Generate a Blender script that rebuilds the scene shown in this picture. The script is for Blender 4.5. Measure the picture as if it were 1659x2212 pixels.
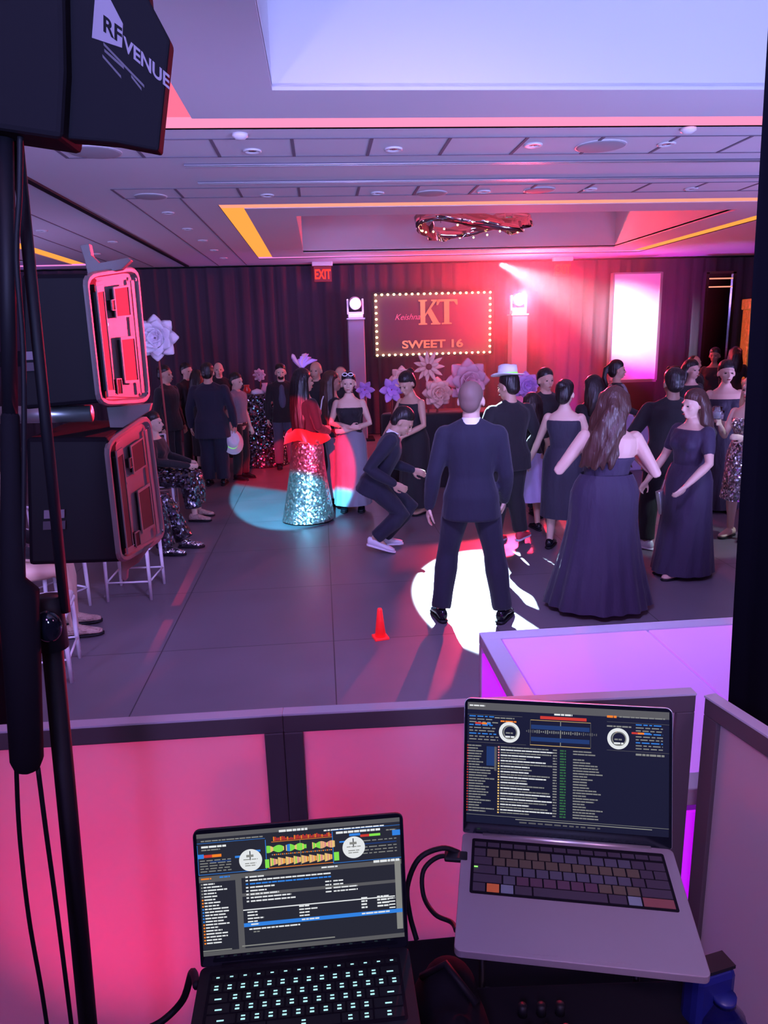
import bpy, bmesh, math, random
from mathutils import Vector, Matrix, Euler, noise
from math import sin, cos, pi, radians, sqrt, atan2, tan
random.seed(7)
SC = bpy.context.scene
for o in list(bpy.data.objects): bpy.data.objects.remove(o)
COL = SC.collection

# ---------------------------------------------------------------- camera
IW, IH, FPX = 1659.0, 2212.0, 1560.0
YAW, PITCH, ROLL = radians(4.5917), radians(13.6813), radians(1.6)
CAM = Vector((0, 0, 2.1))
_f = Vector((sin(YAW)*cos(PITCH), cos(YAW)*cos(PITCH), -sin(PITCH)))
_r = Vector((cos(YAW), -sin(YAW), 0)); _u = _r.cross(_f)
_r2 = _r*cos(ROLL) - _u*sin(ROLL); _u2 = _r*sin(ROLL) + _u*cos(ROLL)
cd = bpy.data.cameras.new('camera'); cam = bpy.data.objects.new('camera', cd); COL.objects.link(cam)
m = Matrix((_r2, _u2, -_f)).transposed().to_4x4(); m.translation = CAM
cam.matrix_world = m
cd.sensor_fit = 'VERTICAL'; cd.sensor_height = 36; cd.lens = 36*FPX/IH
cd.clip_start = 0.05; cd.clip_end = 100
SC.camera = cam
def ray(px, py): return (_f*FPX + _r2*(px-IW/2) - _u2*(py-IH/2)).normalized()
def at_z(px, py, z): d = ray(px, py); return CAM + d*((z-CAM.z)/d.z)
def at_y(px, py, y): d = ray(px, py); return CAM + d*(y/d.y)

# ---------------------------------------------------------------- world, lamps, exposure
SC.view_settings.view_transform = 'Standard'; SC.view_settings.look = 'None'
SC.view_settings.gamma = 1; SC.view_settings.exposure = 0.0
w = bpy.data.worlds.new('world'); SC.world = w; w.use_nodes = True
w.node_tree.nodes['Background'].inputs[0].default_value = (.10, .07, .2, 1)
w.node_tree.nodes['Background'].inputs[1].default_value = 0.3
def aim(o, target):
    o.rotation_euler = (Vector(target)-o.location).to_track_quat('-Z', 'Y').to_euler()
def spot(name, loc, target, col, power, angle, blend=.3, radius=.05):
    l = bpy.data.lights.new(name, 'SPOT'); l.color = col; l.energy = power
    l.spot_size = radians(angle); l.spot_blend = blend; l.shadow_soft_size = radius
    o = bpy.data.objects.new(name, l); COL.objects.link(o); o.location = loc; aim(o, target); return o
def point(name, loc, col, power, radius=.05):
    l = bpy.data.lights.new(name, 'POINT'); l.color = col; l.energy = power; l.shadow_soft_size = radius
    o = bpy.data.objects.new(name, l); COL.objects.link(o); o.location = loc; return o
LR = Vector((4.09, 15.05, 2.80)); LL = Vector((.745, 15.05, 2.78))
# room fill: unseen violet lamps added for ambient light on room and booth
spot('ceiling_fill', (2.9, .5, 2.5), (1.3, 5.0, 4.6), (.34, .44, 1.0), 700, 110, 1, .2)
spot('ceiling_fill', (-.2, -2.4, 2.4), (1.2, 4.6, 4.7), (.34, .42, 1.0), 1250, 80, 1, .25)
spot('ceiling_fill', (3.6, 3.2, .9), (2.6, 6.6, 3.8), (.40, .40, 1.0), 420, 120, 1, .25)
spot('ceiling_fill', (-2.5, 2.5, 1.2), (-1.5, 9.0, 3.6), (.46, .38, 1.0), 430, 120, 1, .25)
spot('ceiling_fill', (6.5, 6.0, .9), (4.0, 9.0, 3.6), (.46, .36, 1.0), 430, 130, 1, .25)
spot('ceiling_fill', (-6.0, 10.0, .9), (-4.0, 12.0, 3.6), (.50, .38, .95), 300, 140, 1, .25)
spot('booth_fill', (-.8, -2.2, 3.3), (.6, 5.5, .6), (.52, .30, 1.0), 190, 100, 1, .3)
spot('panel_fill', (-.2, -.5, 2.9), (1.12, 1.15, .62), (.95, .62, .95), 75, 34, .8, .1)
spot('floor_fill', (.5, 2.5, 3.42), (.6, 6.6, 0), (.43, .33, 1.0), 560, 120, 1, .25)
spot('booth_fill', (2.6, -1.8, 3.2), (.9, 1.3, .9), (.85, .40, .80), 110, 90, 1, .25)
# far moving heads
point('red_beam_spill', LR+Vector((0, -.12, 0)), (1.0, .005, .03), 1500, .12)
point('lamp_glare', LR+Vector((0, -.35, .02)), (1.0, .75, .7), 40, .05)
spot('red_wash', LR+Vector((0,-.2,0)), (.1, 1.6, .7), (1.0, .02, .08), 5000, 26, .4, .05)
spot('white_beam', (1.62, 10.95, 3.98), (1.46, 5.72, 0), (.60, .84, 1.0), 20000, 13.6, .10, .02)  # unseen lamp added in the ceiling recess for the white floor pool
spot('red_side_beam', LR+Vector((0, -.2, 0)), (-.58, 2.35, 2.22), (1.0, .02, .06), 42000, 3.4, .6, .05)
spot('facade_red_fill', (-.80, 2.75, .16), (-.52, 1.73, .72), (1.0, .025, .12), 170, 60, .9, .03)  # added lamps, hidden behind the facade, give its fabric the red glow
spot('facade_red_fill', (.42, 2.75, .16), (.27, 1.73, .86), (1.0, .04, .14), 240, 46, .9, .03)
point('violet_head_spill', LL+Vector((0, -.2, 0)), (.45, .25, 1.0), 26, .06)
# front moving head throwing one disc, half red half cyan
so = spot('split_gobo_beam', (-.62, .9, 3.35), (-.42, 9.35, .30), (1, 1, 1), 26000, 11.4, .12, .02)
def gobo(o, build):
    l = o.data; l.use_nodes = True; nt = l.node_tree; n = nt.nodes; em = n['Emission']
    tc = n.new('ShaderNodeTexCoord'); sp = n.new('ShaderNodeSeparateXYZ'); nt.links.new(tc.outputs['Normal'], sp.inputs[0])
    def mth(op, a, b=None, c=None):
        q = n.new('ShaderNodeMath'); q.operation = op
        for i, v in enumerate((a, b, c)):
            if v is None: continue
            if isinstance(v, (int, float)): q.inputs[i].default_value = v
            else: nt.links.new(v, q.inputs[i])
        return q.outputs[0]
    az = mth('ABSOLUTE', sp.outputs[2])
    x = mth('DIVIDE', sp.outputs[0], az); y = mth('DIVIDE', sp.outputs[1], az)
    build(nt, n, em, x, y, mth)
def _split(nt, n, em, x, y, mth):
    t = mth('ADD', mth('MULTIPLY', y, 1.0), mth('MULTIPLY', x, .28))
    s = mth('SMOOTH_MIN', mth('MAXIMUM', mth('MULTIPLY', mth('ADD', t, .012), 120), 0), 1, 0)
    mx = n.new('ShaderNodeMix'); mx.data_type = 'RGBA'; nt.links.new(s, mx.inputs[0])
    mx.inputs[6].default_value = (.10, .68, 1.0, 1); mx.inputs[7].default_value = (.55, .0, .015, 1)
    nt.links.new(mx.outputs[2], em.inputs[0])
gobo(so, _split)
# a thin red bar thrown on the floor
sb = spot('red_bar_beam', (-1.2, .6, 3.4), (-1.28, 5.9, 0), (1.0, .03, .08), 3000, 40, .1, .01)
def _bar(nt, n, em, x, y, mth):
    t = mth('ABSOLUTE', mth('ADD', x, 0.0))
    s = mth('LESS_THAN', t, .0065)
    fade = mth('MAXIMUM', mth('SUBTRACT', 1.0, mth('MULTIPLY', mth('ABSOLUTE', y), 7.0)), 0)
    nt.links.new(mth('MULTIPLY', s, fade), em.inputs[1])
gobo(sb, _bar)
# magenta and violet uplights along the far wall, under the pillars, and on the white panel
for x, c, p in ((2.4, (.75, .12, 1), 60), (5.3, (.9, .05, 1), 300), (7.9, (.45, .08, 1), 260), (-1.5, (.5, .15, 1), 50), (-6.5, (.35, .1, 1), 90)):
    spot('wall_uplight', (x, 15.25, .15), (x, 15.05, 3.6), c, p, 62, .8, .06)
for x in (.745, 4.09): spot('pillar_uplight', (x, 14.55, .12), (x, 15.1, 1.7), (.35, .1, 1.0), 16, 50, .6, .03)
spot('panel_beam', (3.2, 13.2, 3.3), (6.6, 15.6, 2.2), (.62, .85, 1.0), 5000, 26, .9, .03)
spot('panel_magenta', (7.3, 14.2, .15), (6.8, 15.6, 2.6), (1.0, .0, .9), 300, 60, .8, .03)
spot('right_wash', (9.5, 12.5, 3.3), (6.5, 14.5, 1.0), (1.0, .1, .15), 200, 60, .9, .05)
spot('side_beam', (6.0, 5.0, 3.4), (3.9, 6.6, .6), (.6, .85, 1.0), 420, 20, .3, .03)

# ---------------------------------------------------------------- materials
def mat(name, col, rough=.6, metal=0, emis=None, es=0, sheen=0, spec=.5, trans=0, alpha=1):
    m = bpy.data.materials.new(name); m.use_nodes = True; p = m.node_tree.nodes['Principled BSDF']
    p.inputs['Base Color'].default_value = (*col, 1); p.inputs['Roughness'].default_value = rough
    p.inputs['Metallic'].default_value = metal; p.inputs['Specular IOR Level'].default_value = spec
    if emis: p.inputs['Emission Color'].default_value = (*emis, 1); p.inputs['Emission Strength'].default_value = es
    if sheen: p.inputs['Sheen Weight'].default_value = sheen
    if trans: p.inputs['Transmission Weight'].default_value = trans
    return m
def bumped(m, scale=(40, 40, 40), strength=.3, dist=.01, detail=3, coord='Object', colvar=0):
    nt = m.node_tree; n = nt.nodes; p = n['Principled BSDF']
    tc = n.new('ShaderNodeTexCoord'); mp = n.new('ShaderNodeMapping'); mp.inputs['Scale'].default_value = scale
    nz = n.new('ShaderNodeTexNoise'); nz.inputs['Scale'].default_value = 1; nz.inputs['Detail'].default_value = detail
    b = n.new('ShaderNodeBump'); b.inputs['Strength'].default_value = strength; b.inputs['Distance'].default_value = dist
    L = nt.links.new
    L(tc.outputs[coord], mp.inputs[0]); L(mp.outputs[0], nz.inputs[0]); L(nz.outputs[0], b.inputs['Height']); L(b.outputs[0], p.inputs['Normal'])
    if colvar:
        c = p.inputs['Base Color'].default_value[:3]
        r = n.new('ShaderNodeMix'); r.data_type = 'RGBA'
        r.inputs[6].default_value = (*[v*(1-colvar) for v in c], 1); r.inputs[7].default_value = (*[min(1, v*(1+colvar)) for v in c], 1)
        L(nz.outputs[0], r.inputs[0]); L(r.outputs[2], p.inputs['Base Color'])
    return m
def cloth(name, col, rough=.85, sc=9): return bumped(mat(name, col, rough, sheen=.12), (sc, sc, sc*.35), .6, .03, 3, colvar=.15)
def sequin(name, col, scale=90, k=.9, rough=.22):
    m = mat(name, col, rough, .95); nt = m.node_tree; n = nt.nodes; p = n['Principled BSDF']; L = nt.links.new
    tc = n.new('ShaderNodeTexCoord'); v = n.new('ShaderNodeTexVoronoi'); v.inputs['Scale'].default_value = scale
    L(tc.outputs['Object'], v.inputs['Vector'])
    s = n.new('ShaderNodeVectorMath'); s.operation = 'SUBTRACT'; s.inputs[1].default_value = (.5, .5, .5); L(v.outputs['Color'], s.inputs[0])
    q = n.new('ShaderNodeVectorMath'); q.operation = 'SCALE'; q.inputs['Scale'].default_value = k; L(s.outputs[0], q.inputs[0])
    g = n.new('ShaderNodeNewGeometry'); a = n.new('ShaderNodeVectorMath'); a.operation = 'ADD'; L(g.outputs['Normal'], a.inputs[0]); L(q.outputs[0], a.inputs[1])
    nn = n.new('ShaderNodeVectorMath'); nn.operation = 'NORMALIZE'; L(a.outputs[0], nn.inputs[0]); L(nn.outputs[0], p.inputs['Normal'])
    return m
def emit(name, col, s): return mat(name, (0.008, 0.008, 0.010), .6, emis=col, es=s, spec=.04)
M = {}
M['ceiling'] = bumped(mat('ceiling_paint', (.62, .60, .64), .8), (30, 30, 30), .05, .002)
M['joint'] = mat('ceiling_joint', (.16, .14, .18), .8)
M['grille'] = bumped(mat('speaker_grille', (.36, .35, .38), .7), (300, 300, 300), .4, .002)
M['whitemetal'] = mat('white_metal', (.75, .74, .76), .35)
M['chrome'] = mat('chrome', (.85, .85, .88), .12, 1)
M['silver'] = mat('silver_aluminium', (.62, .61, .64), .36, .85)
M['silverdeck'] = bumped(mat('laptop_aluminium', (.34, .27, .32), .45, .4), (500, 500, 500), .03, .0005)
M['black'] = mat('black_plastic', (.008, .008, .012), .5, spec=.3)
M['blackmatte'] = bumped(mat('black_matte', (.006, .005, .009), .85, spec=.15), (60, 60, 60), .2, .002)
M['blackgloss'] = mat('black_glass', (.006, .007, .012), .08)
M['rubber'] = mat('black_rubber', (.006, .005, .009), .6, spec=.25)
M['spk'] = bumped(mat('speaker_flank', (.17, .15, .16), .55), (400, 400, 400), .5, .001)
M['spkdark'] = mat('speaker_recess', (.012, .012, .016), .7, spec=.2)
M['velvet'] = bumped(mat('black_velour', (.060, .038, .060), .9), (5, 5, .4), .5, .04, 3)
M['velvet2'] = bumped(mat('black_drape', (.006, .005, .010), .95, spec=.0), (8, 8, .6), .4, .03, 3)
M['skin'] = bumped(mat('skin', (.56, .33, .24), .5), (60, 60, 60), .1, .002)
M['skin_l'] = bumped(mat('skin_light', (.70, .46, .36), .5), (60, 60, 60), .1, .002)
M['skin_d'] = bumped(mat('skin_deep', (.30, .16, .11), .5), (60, 60, 60), .1, .002)
M['hair'] = bumped(mat('dark_hair', (.014, .009, .010), .38), (60, 60, 6), .8, .01, 2)
M['hairbrown'] = bumped(mat('brown_hair', (.07, .028, .022), .4), (60, 60, 6), .8, .01, 2)
M['hairblond'] = bumped(mat('blond_hair', (.55, .42, .26), .4), (60, 60, 6), .8, .01, 2)
M['stubble'] = mat('cropped_hair', (.20, .12, .10), .6)
M['suit'] = cloth('navy_suit', (.014, .013, .032))
M['suitblack'] = cloth('black_suit', (.012, .010, .014))
M['dressblack'] = cloth('black_dress', (.022, .018, .040), .7, 14)
M['dressviolet'] = cloth('dark_violet_dress', (.035, .022, .060), .7, 12)
M['grey'] = cloth('grey_cloth', (.22, .21, .26))
M['slate'] = cloth('slate_cloth', (.07, .08, .13))
M['lavender'] = cloth('lavender_cloth', (.45, .36, .62))
M['white'] = cloth('white_cloth', (.80, .78, .82), .8)
M['seqred'] = sequin('crimson_sequins', (.62, .50, .52), 55, .8, .30)
M['redsatin'] = mat('red_satin', (.75, .03, .02), .28, sheen=.5)
M['seqblack'] = sequin('black_sequins', (.16, .16, .20), 40, 1.3, .2)
M['seqsilver'] = sequin('silver_sequins', (.65, .66, .72), 60, 1.2, .2)
M['fur'] = bumped(mat('beige_fur', (.52, .36, .30), .95), (30, 30, 50), 1, .03)
M['felt'] = mat('white_felt', (.82, .80, .84), .85)
M['greenband'] = mat('green_glow_band', (.2, .8, .1), .5, emis=(.25, 1, .1), es=.8)
M['pinkpetal'] = mat('pink_petal', (.85, .45, .55), .7, emis=None)
M['peachpetal'] = mat('peach_petal', (.90, .50, .42), .7)
M['violetpetal'] = mat('violet_petal', (.72, .40, .88), .7)
M['whitepetal'] = mat('white_petal', (.86, .78, .88), .7)
M['core'] = mat('flower_core', (.30, .05, .05), .8)
M['sneakerred'] = mat('red_canvas', (.80, .06, .10), .7)
M['sneakerwhite'] = mat('white_rubber', (.78, .74, .82), .5)
M['gold'] = mat('gold_letters', (.85, .50, .16), .35, .6)
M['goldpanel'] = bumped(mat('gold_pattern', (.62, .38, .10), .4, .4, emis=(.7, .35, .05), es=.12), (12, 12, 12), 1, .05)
M['signface'] = mat('sign_face', (.07, .06, .09), .7)
M['bulb'] = emit('warm_bulb', (1.0, .62, .22), 14)
M['lensR'] = emit('hot_lens', (1.0, .82, .80), 90)
M['lensL'] = emit('violet_lens', (.85, .6, 1.0), 22)
M['exitred'] = emit('exit_letters', (1.0, .03, .02), 2.2)
M['exitbg'] = mat('exit_face', (.16, .02, .03), .5, emis=(1, .03, .03), es=.10)
M['glowpink'] = emit('cove_pink', (1.0, .28, .50), 1.15)
M['glowpink2'] = emit('cove_rose', (1.0, .16, .28), 1.15)
M['gloworange'] = emit('cove_orange', (1.0, .36, .06), 1.15)
M['glowpeach'] = emit('cove_peach', (1.0, .33, .22), 1.15)
M['glowmag'] = emit('cove_magenta', (1.0, .25, .75), 1.1)
M['acrylic'] = mat('lit_acrylic_top', (.6, .4, .7), .15, emis=(.53, .12, 1.0), es=.55)
M['acrylicside'] = mat('lit_acrylic_side', (.5, .2, .7), .25, emis=(.60, .0, 1.0), es=.85)
M['acrylicframe'] = mat('white_laminate', (.62, .58, .74), .3)
M['frame'] = mat('facade_frame', (.11, .08, .10), .5)
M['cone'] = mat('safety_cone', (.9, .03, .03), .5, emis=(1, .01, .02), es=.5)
M['mirror'] = mat('dark_mirror', (.5, .45, .6), .08, 1)
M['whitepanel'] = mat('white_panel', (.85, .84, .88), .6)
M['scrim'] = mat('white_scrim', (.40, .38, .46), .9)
M['chair'] = mat('white_resin', (.72, .70, .76), .35)
M['cushion'] = mat('chair_cushion', (.60, .58, .60), .8)
M['logo'] = mat('logo_grey', (.20, .16, .22), .7)
M['logodim'] = mat('logo_dim', (.07, .055, .08), .7)
M['glass'] = mat('clear_plastic', (.9, .95, 1), .05, trans=1)
M['bottleblue'] = mat('blue_label', (.008, .012, .13), .4)
M['shirt'] = mat('white_shirt', (.85, .84, .88), .7)
M['lips'] = mat('lips', (.35, .06, .06), .5)
M['eye'] = mat('eye_dark', (.015, .01, .01), .3)
# translucent stretch fabric of the booth facade
def scrim_translucent(name, col, t):
    m = bpy.data.materials.new(name); m.use_nodes = True; nt = m.node_tree; n = nt.nodes; n.remove(n['Principled BSDF'])
    d = n.new('ShaderNodeBsdfDiffuse'); d.inputs[0].default_value = (*col, 1)
    tr = n.new('ShaderNodeBsdfTranslucent'); tr.inputs[0].default_value = (*col, 1)
    mx = n.new('ShaderNodeMixShader'); mx.inputs[0].default_value = t
    nt.links.new(d.outputs[0], mx.inputs[1]); nt.links.new(tr.outputs[0], mx.inputs[2]); nt.links.new(mx.outputs[0], n['Material Output'].inputs[0])
    return m
M['stretch'] = scrim_translucent('stretch_fabric', (.78, .70, .80), .5)
# dark vinyl dance floor, plank joints, semi gloss
fm = mat('dance_floor', (.085, .070, .088), .30, spec=.45); nt = fm.node_tree; n = nt.nodes; L = nt.links.new; p = n['Principled BSDF']
tc = n.new('ShaderNodeTexCoord'); br = n.new('ShaderNodeTexBrick'); br.inputs['Scale'].default_value = 1
br.inputs['Color1'].default_value = (.20, .165, .20, 1); br.inputs['Color2'].default_value = (.18, .15, .185, 1); br.inputs['Mortar'].default_value = (.05, .04, .05, 1)
br.inputs['Mortar Size'].default_value = .004; br.inputs['Brick Width'].default_value = 1.2; br.inputs['Row Height'].default_value = 1.2; br.offset = 0
L(tc.outputs['Object'], br.inputs['Vector'])
nz = n.new('ShaderNodeTexNoise'); nz.inputs['Scale'].default_value = 2.2; nz.inputs['Detail'].default_value = 6; L(tc.outputs['Object'], nz.inputs['Vector'])
mx = n.new('ShaderNodeMix'); mx.data_type = 'RGBA'; mx.blend_type = 'MULTIPLY'; mx.inputs[0].default_value = .35
L(br.outputs['Color'], mx.inputs[6]); L(nz.outputs['Fac'], mx.inputs[7]); L(mx.outputs[2], p.inputs['Base Color'])
mr = n.new('ShaderNodeMapRange'); mr.inputs[3].default_value = .26; mr.inputs[4].default_value = .48; L(nz.outputs['Fac'], mr.inputs[0]); L(mr.outputs[0], p.inputs['Roughness'])
M['floor'] = fm

# ---------------------------------------------------------------- mesh helpers
class MB:
    def __init__(s): s.v = []; s.f = []; s.m = []; s.mi = 0
    def add(s, vs, fs):
        k = len(s.v); s.v += [Vector(q) for q in vs]
        for f in fs: s.f.append([i+k for i in f]); s.m.append(s.mi)
        return s
    def box(s, c, d, rot=None):
        hx, hy, hz = d[0]/2, d[1]/2, d[2]/2
        vs = [Vector((x*hx, y*hy, z*hz)) for x in (-1, 1) for y in (-1, 1) for z in (-1, 1)]
        if rot is not None: vs = [rot @ q for q in vs]
        c = Vector(c)
        return s.add([q+c for q in vs], [(0,1,3,2),(4,6,7,5),(0,4,5,1),(2,3,7,6),(0,2,6,4),(1,5,7,3)])
    def quad(s, a, b, c, d): return s.add([a, b, c, d], [(0, 1, 2, 3)])
    def prism(s, poly, d):   # poly: list of 3D points, d: extrusion vector
        k = len(poly); d = Vector(d)
        return s.add([Vector(q) for q in poly]+[Vector(q)+d for q in poly],
            [list(range(k))[::-1], list(range(k, 2*k))]+[(i, (i+1) % k, (i+1) % k+k, i+k) for i in range(k)])
    def rings(s, rs, cap=True, close=True):
        k = len(rs[0]); vs = [q for r in rs for q in r]; fs = []
        for a in range(len(rs)-1):
            for i in range(k if close else k-1):
                j = (i+1) % k; fs.append((a*k+i, a*k+j, (a+1)*k+j, (a+1)*k+i))
        if cap: fs.append(list(range(k))[::-1]); fs.append([(len(rs)-1)*k+i for i in range(k)])
        return s.add(vs, fs)
    def tube(s, pts, r, n=10, ry=None, cap=True, dome=False):
        pts = [Vector(q) for q in pts]; R = r if isinstance(r, (list, tuple)) else [r]*len(pts)
        RY = ry if ry else R
        if dome:
            d0 = (pts[0]-pts[1]).normalized(); d1 = (pts[-1]-pts[-2]).normalized()
            P = [pts[0]+d0*R[0]*.95, pts[0]+d0*R[0]*.6]+pts+[pts[-1]+d1*R[-1]*.6, pts[-1]+d1*R[-1]*.95]
            R = [R[0]*.25, R[0]*.78]+list(R)+[R[-1]*.78, R[-1]*.25]; RY = [RY[0]*.25, RY[0]*.78]+list(RY)+[RY[-1]*.78, RY[-1]*.25]; pts = P
        rs = []; t0 = None
        for i, q in enumerate(pts):
            t = (pts[min(i+1, len(pts)-1)]-pts[max(i-1, 0)]).normalized()
            if t0 is None:
                a = Vector((0, 1, 0)) if abs(t.y) < .9 else Vector((1, 0, 0)); x = a.cross(t).normalized()
            else:
                x = (x - t*x.dot(t)); x = x.normalized() if x.length > 1e-5 else Vector((1, 0, 0))
            t0 = t; y = t.cross(x)
            rs.append([q + x*R[i]*cos(2*pi*k/n) + y*RY[i]*sin(2*pi*k/n) for k in range(n)])
        return s.rings(rs, cap)
    def ell(s, c, r, rot=None, nu=14, nv=9):
        c = Vector(c); rs = []
        for a in range(nv+1):
            th = pi*(a+.02)/(nv+.04); ring = []
            for k in range(nu):
                q = Vector((r[0]*sin(th)*cos(2*pi*k/nu), r[1]*sin(th)*sin(2*pi*k/nu), -r[2]*cos(th)))
                ring.append((rot @ q if rot is not None else q)+c)
            rs.append(ring)
        return s.rings(rs)
    def lathe(s, prof, c=(0, 0, 0), n=24):
        c = Vector(c)
        return s.rings([[c+Vector((r*cos(2*pi*k/n), r*sin(2*pi*k/n), z)) for k in range(n)] for r, z in prof])
    def xf(s, mtx): s.v = [mtx @ q for q in s.v]; return s
    def build(s, name, mats, parent=None, smooth=False, bevel=0, remesh=0, sm=4, loc=None, subd=0):
        me = bpy.data.meshes.new(name); me.from_pydata([tuple(q) for q in s.v], [], s.f)
        if not isinstance(mats, (list, tuple)): mats = [mats]
        for q in mats: me.materials.append(M[q] if isinstance(q, str) else q)
        if len(mats) > 1: me.polygons.foreach_set('material_index', s.m)
        me.validate(); me.update()
        b = bmesh.new(); b.from_mesh(me)
        if not remesh: bmesh.ops.recalc_face_normals(b, faces=b.faces)
        b.to_mesh(me); b.free()
        if smooth or remesh: me.polygons.foreach_set('use_smooth', [True]*len(me.polygons))
        o = bpy.data.objects.new(name, me); COL.objects.link(o)
        if parent: o.parent = parent
        if loc is not None: o.location = loc
        if bevel:
            q = o.modifiers.new('bevel', 'BEVEL'); q.width = bevel; q.segments = 2; q.limit_method = 'ANGLE'
        if remesh:
            q = o.modifiers.new('join', 'REMESH'); q.mode = 'VOXEL'; q.voxel_size = remesh; q.use_smooth_shade = True
            q = o.modifiers.new('smooth', 'SMOOTH'); q.iterations = sm; q.factor = .5
        if subd:
            q = o.modifiers.new('subd', 'SUBSURF'); q.levels = subd; q.render_levels = subd
        return o
def tag(o, label=None, cat=None, group=None, kind=None):
    if label: o['label'] = label
    if cat: o['category'] = cat
    if group: o['group'] = group
    if kind: o['kind'] = kind
    return o
def empty(name, loc=(0, 0, 0), rz=0, label=None, cat=None, group=None):
    o = bpy.data.objects.new(name, None); COL.objects.link(o); o.location = loc; o.rotation_euler = (0, 0, rz)
    o.empty_display_size = .1
    return tag(o, label, cat, group)
def struct(name, mb, mt, **k): return tag(mb.build(name, mt, **k), kind='structure')
def copy_tree(o, parent=None):
    c = o.copy(); COL.objects.link(c)
    if parent: c.parent = parent
    for ch in [q for q in bpy.data.objects if q.parent == o]: copy_tree(ch, c)
    return c
def text_mesh(body, size, mt, name, parent, mtx, extrude=.002, shear=0, align='CENTER', bold=0):
    cu = bpy.data.curves.new('t', 'FONT'); cu.body = body; cu.size = size; cu.extrude = extrude; cu.shear = shear; cu.align_x = align; cu.offset = bold
    t = bpy.data.objects.new('t', cu); COL.objects.link(t); dg = bpy.context.evaluated_depsgraph_get()
    me = bpy.data.meshes.new_from_object(t.evaluated_get(dg)); bpy.data.objects.remove(t); me.transform(mtx); me.name = name
    me.materials.clear(); me.materials.append(M[mt])
    o = bpy.data.objects.new(name, me); COL.objects.link(o); o.parent = parent; return o
XZ = Matrix.Rotation(pi/2, 4, 'X')     # text facing -Y

# ---------------------------------------------------------------- room
H = 3.6
struct('floor', MB().box((0, 6, -.05), (26, 21, .1)), 'floor')
struct('wall_back', MB().box((0, 16.25, 2.3), (26, .1, 4.8)), 'blackmatte')
struct('wall_left', MB().box((-12.9, 6, 2.3), (.1, 20.6, 4.8)), 'blackmatte')
struct('wall_right', MB().box((12.9, 6, 2.3), (.1, 20.6, 4.8)), 'blackmatte')
struct('wall_front', MB().box((0, -4.2, 2.3), (26, .1, 4.8)), 'blackmatte')
trays = [(-1.08, 6.45, .1, 5.87), (-1.08, 6.45, 8.93, 14.76), (-11.93, -4.4, 8.93, 15.35), (-11.93, -4.4, .1, 5.87)]
mb = MB()
xs = sorted({-12.95, 12.95, *[t[0] for t in trays], *[t[1] for t in trays]})
ys = sorted({-4.25, 16.3, *[t[2] for t in trays], *[t[3] for t in trays]})
for i in range(len(xs)-1):
    for j in range(len(ys)-1):
        cx, cy = (xs[i]+xs[i+1])/2, (ys[j]+ys[j+1])/2
        if any(t[0] < cx < t[1] and t[2] < cy < t[3] for t in trays): continue
        mb.box((cx, cy, H+.05), (xs[i+1]-xs[i], ys[j+1]-ys[j], .1))
mb.box((0, 6, 4.75), (26, 21, .1))
for x0, x1, y0, y1 in trays:   # cove enclosure, floating panel and deep recess
    for a, b, c, d in ((x0-.05, x0, y0, y1), (x1, x1+.05, y0, y1), (x0, x1, y0-.05, y0), (x0, x1, y1, y1+.05)):
        mb.box(((a+b)/2, (c+d)/2, H+.2), (b-a, d-c, .4))
    g, r = .27, .86
    a0, a1, b0, b1 = x0+g, x1-g, y0+g, y1-g; c0, c1, d0, d1 = x0+r, x1-r, y0+r, y1-r
    for a, b, c, d in ((a0, a1, b0, d0), (a0, a1, d1, b1), (a0, c0, d0, d1), (c1, a1, d0, d1)):
        mb.box(((a+b)/2, (c+d)/2, H+.02), (b-a, d-c, .04))
    for a, b, c, d in ((c0-.04, c0, d0, d1), (c1, c1+.04, d0, d1), (c0, c1, d0-.04, d0), (c0, c1, d1, d1+.04)):
        mb.box(((a+b)/2, (c+d)/2, H+.52), (b-a, d-c, 1.0))
struct('ceiling', mb, 'ceiling')
def cove(t, mts, label):  # emission colour stands in for light falling on the cove walls
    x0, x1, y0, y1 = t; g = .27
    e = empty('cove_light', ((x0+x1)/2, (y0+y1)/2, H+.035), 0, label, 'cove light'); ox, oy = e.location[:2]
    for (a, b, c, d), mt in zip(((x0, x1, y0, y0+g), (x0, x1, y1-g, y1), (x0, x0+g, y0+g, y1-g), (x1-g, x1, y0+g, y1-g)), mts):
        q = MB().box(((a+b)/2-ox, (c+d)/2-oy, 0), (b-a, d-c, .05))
        tag(q.build('glow_band', mt, e), label={'glowpink':'pink glow band','glowpink2':'rose glow band','gloworange':'orange glow band','glowpeach':'peach glow band','glowmag':'magenta glow band'}[mt])
cove(trays[0], ('glowpink', 'glowpink', 'glowpink2', 'glowpink'), 'pink cove light around the nearest deep ceiling recess')
cove(trays[1], ('glowpeach', 'glowmag', 'gloworange', 'gloworange'), 'orange and peach cove light around the middle ceiling recess before the stage')
cove(trays[2], ('gloworange', 'glowmag', 'gloworange', 'gloworange'), 'orange cove light around the far left ceiling recess')
cove(trays[3], ('glowpink', 'glowpink', 'glowpink2', 'glowpink'), 'pink cove light around the near left ceiling recess')
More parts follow.
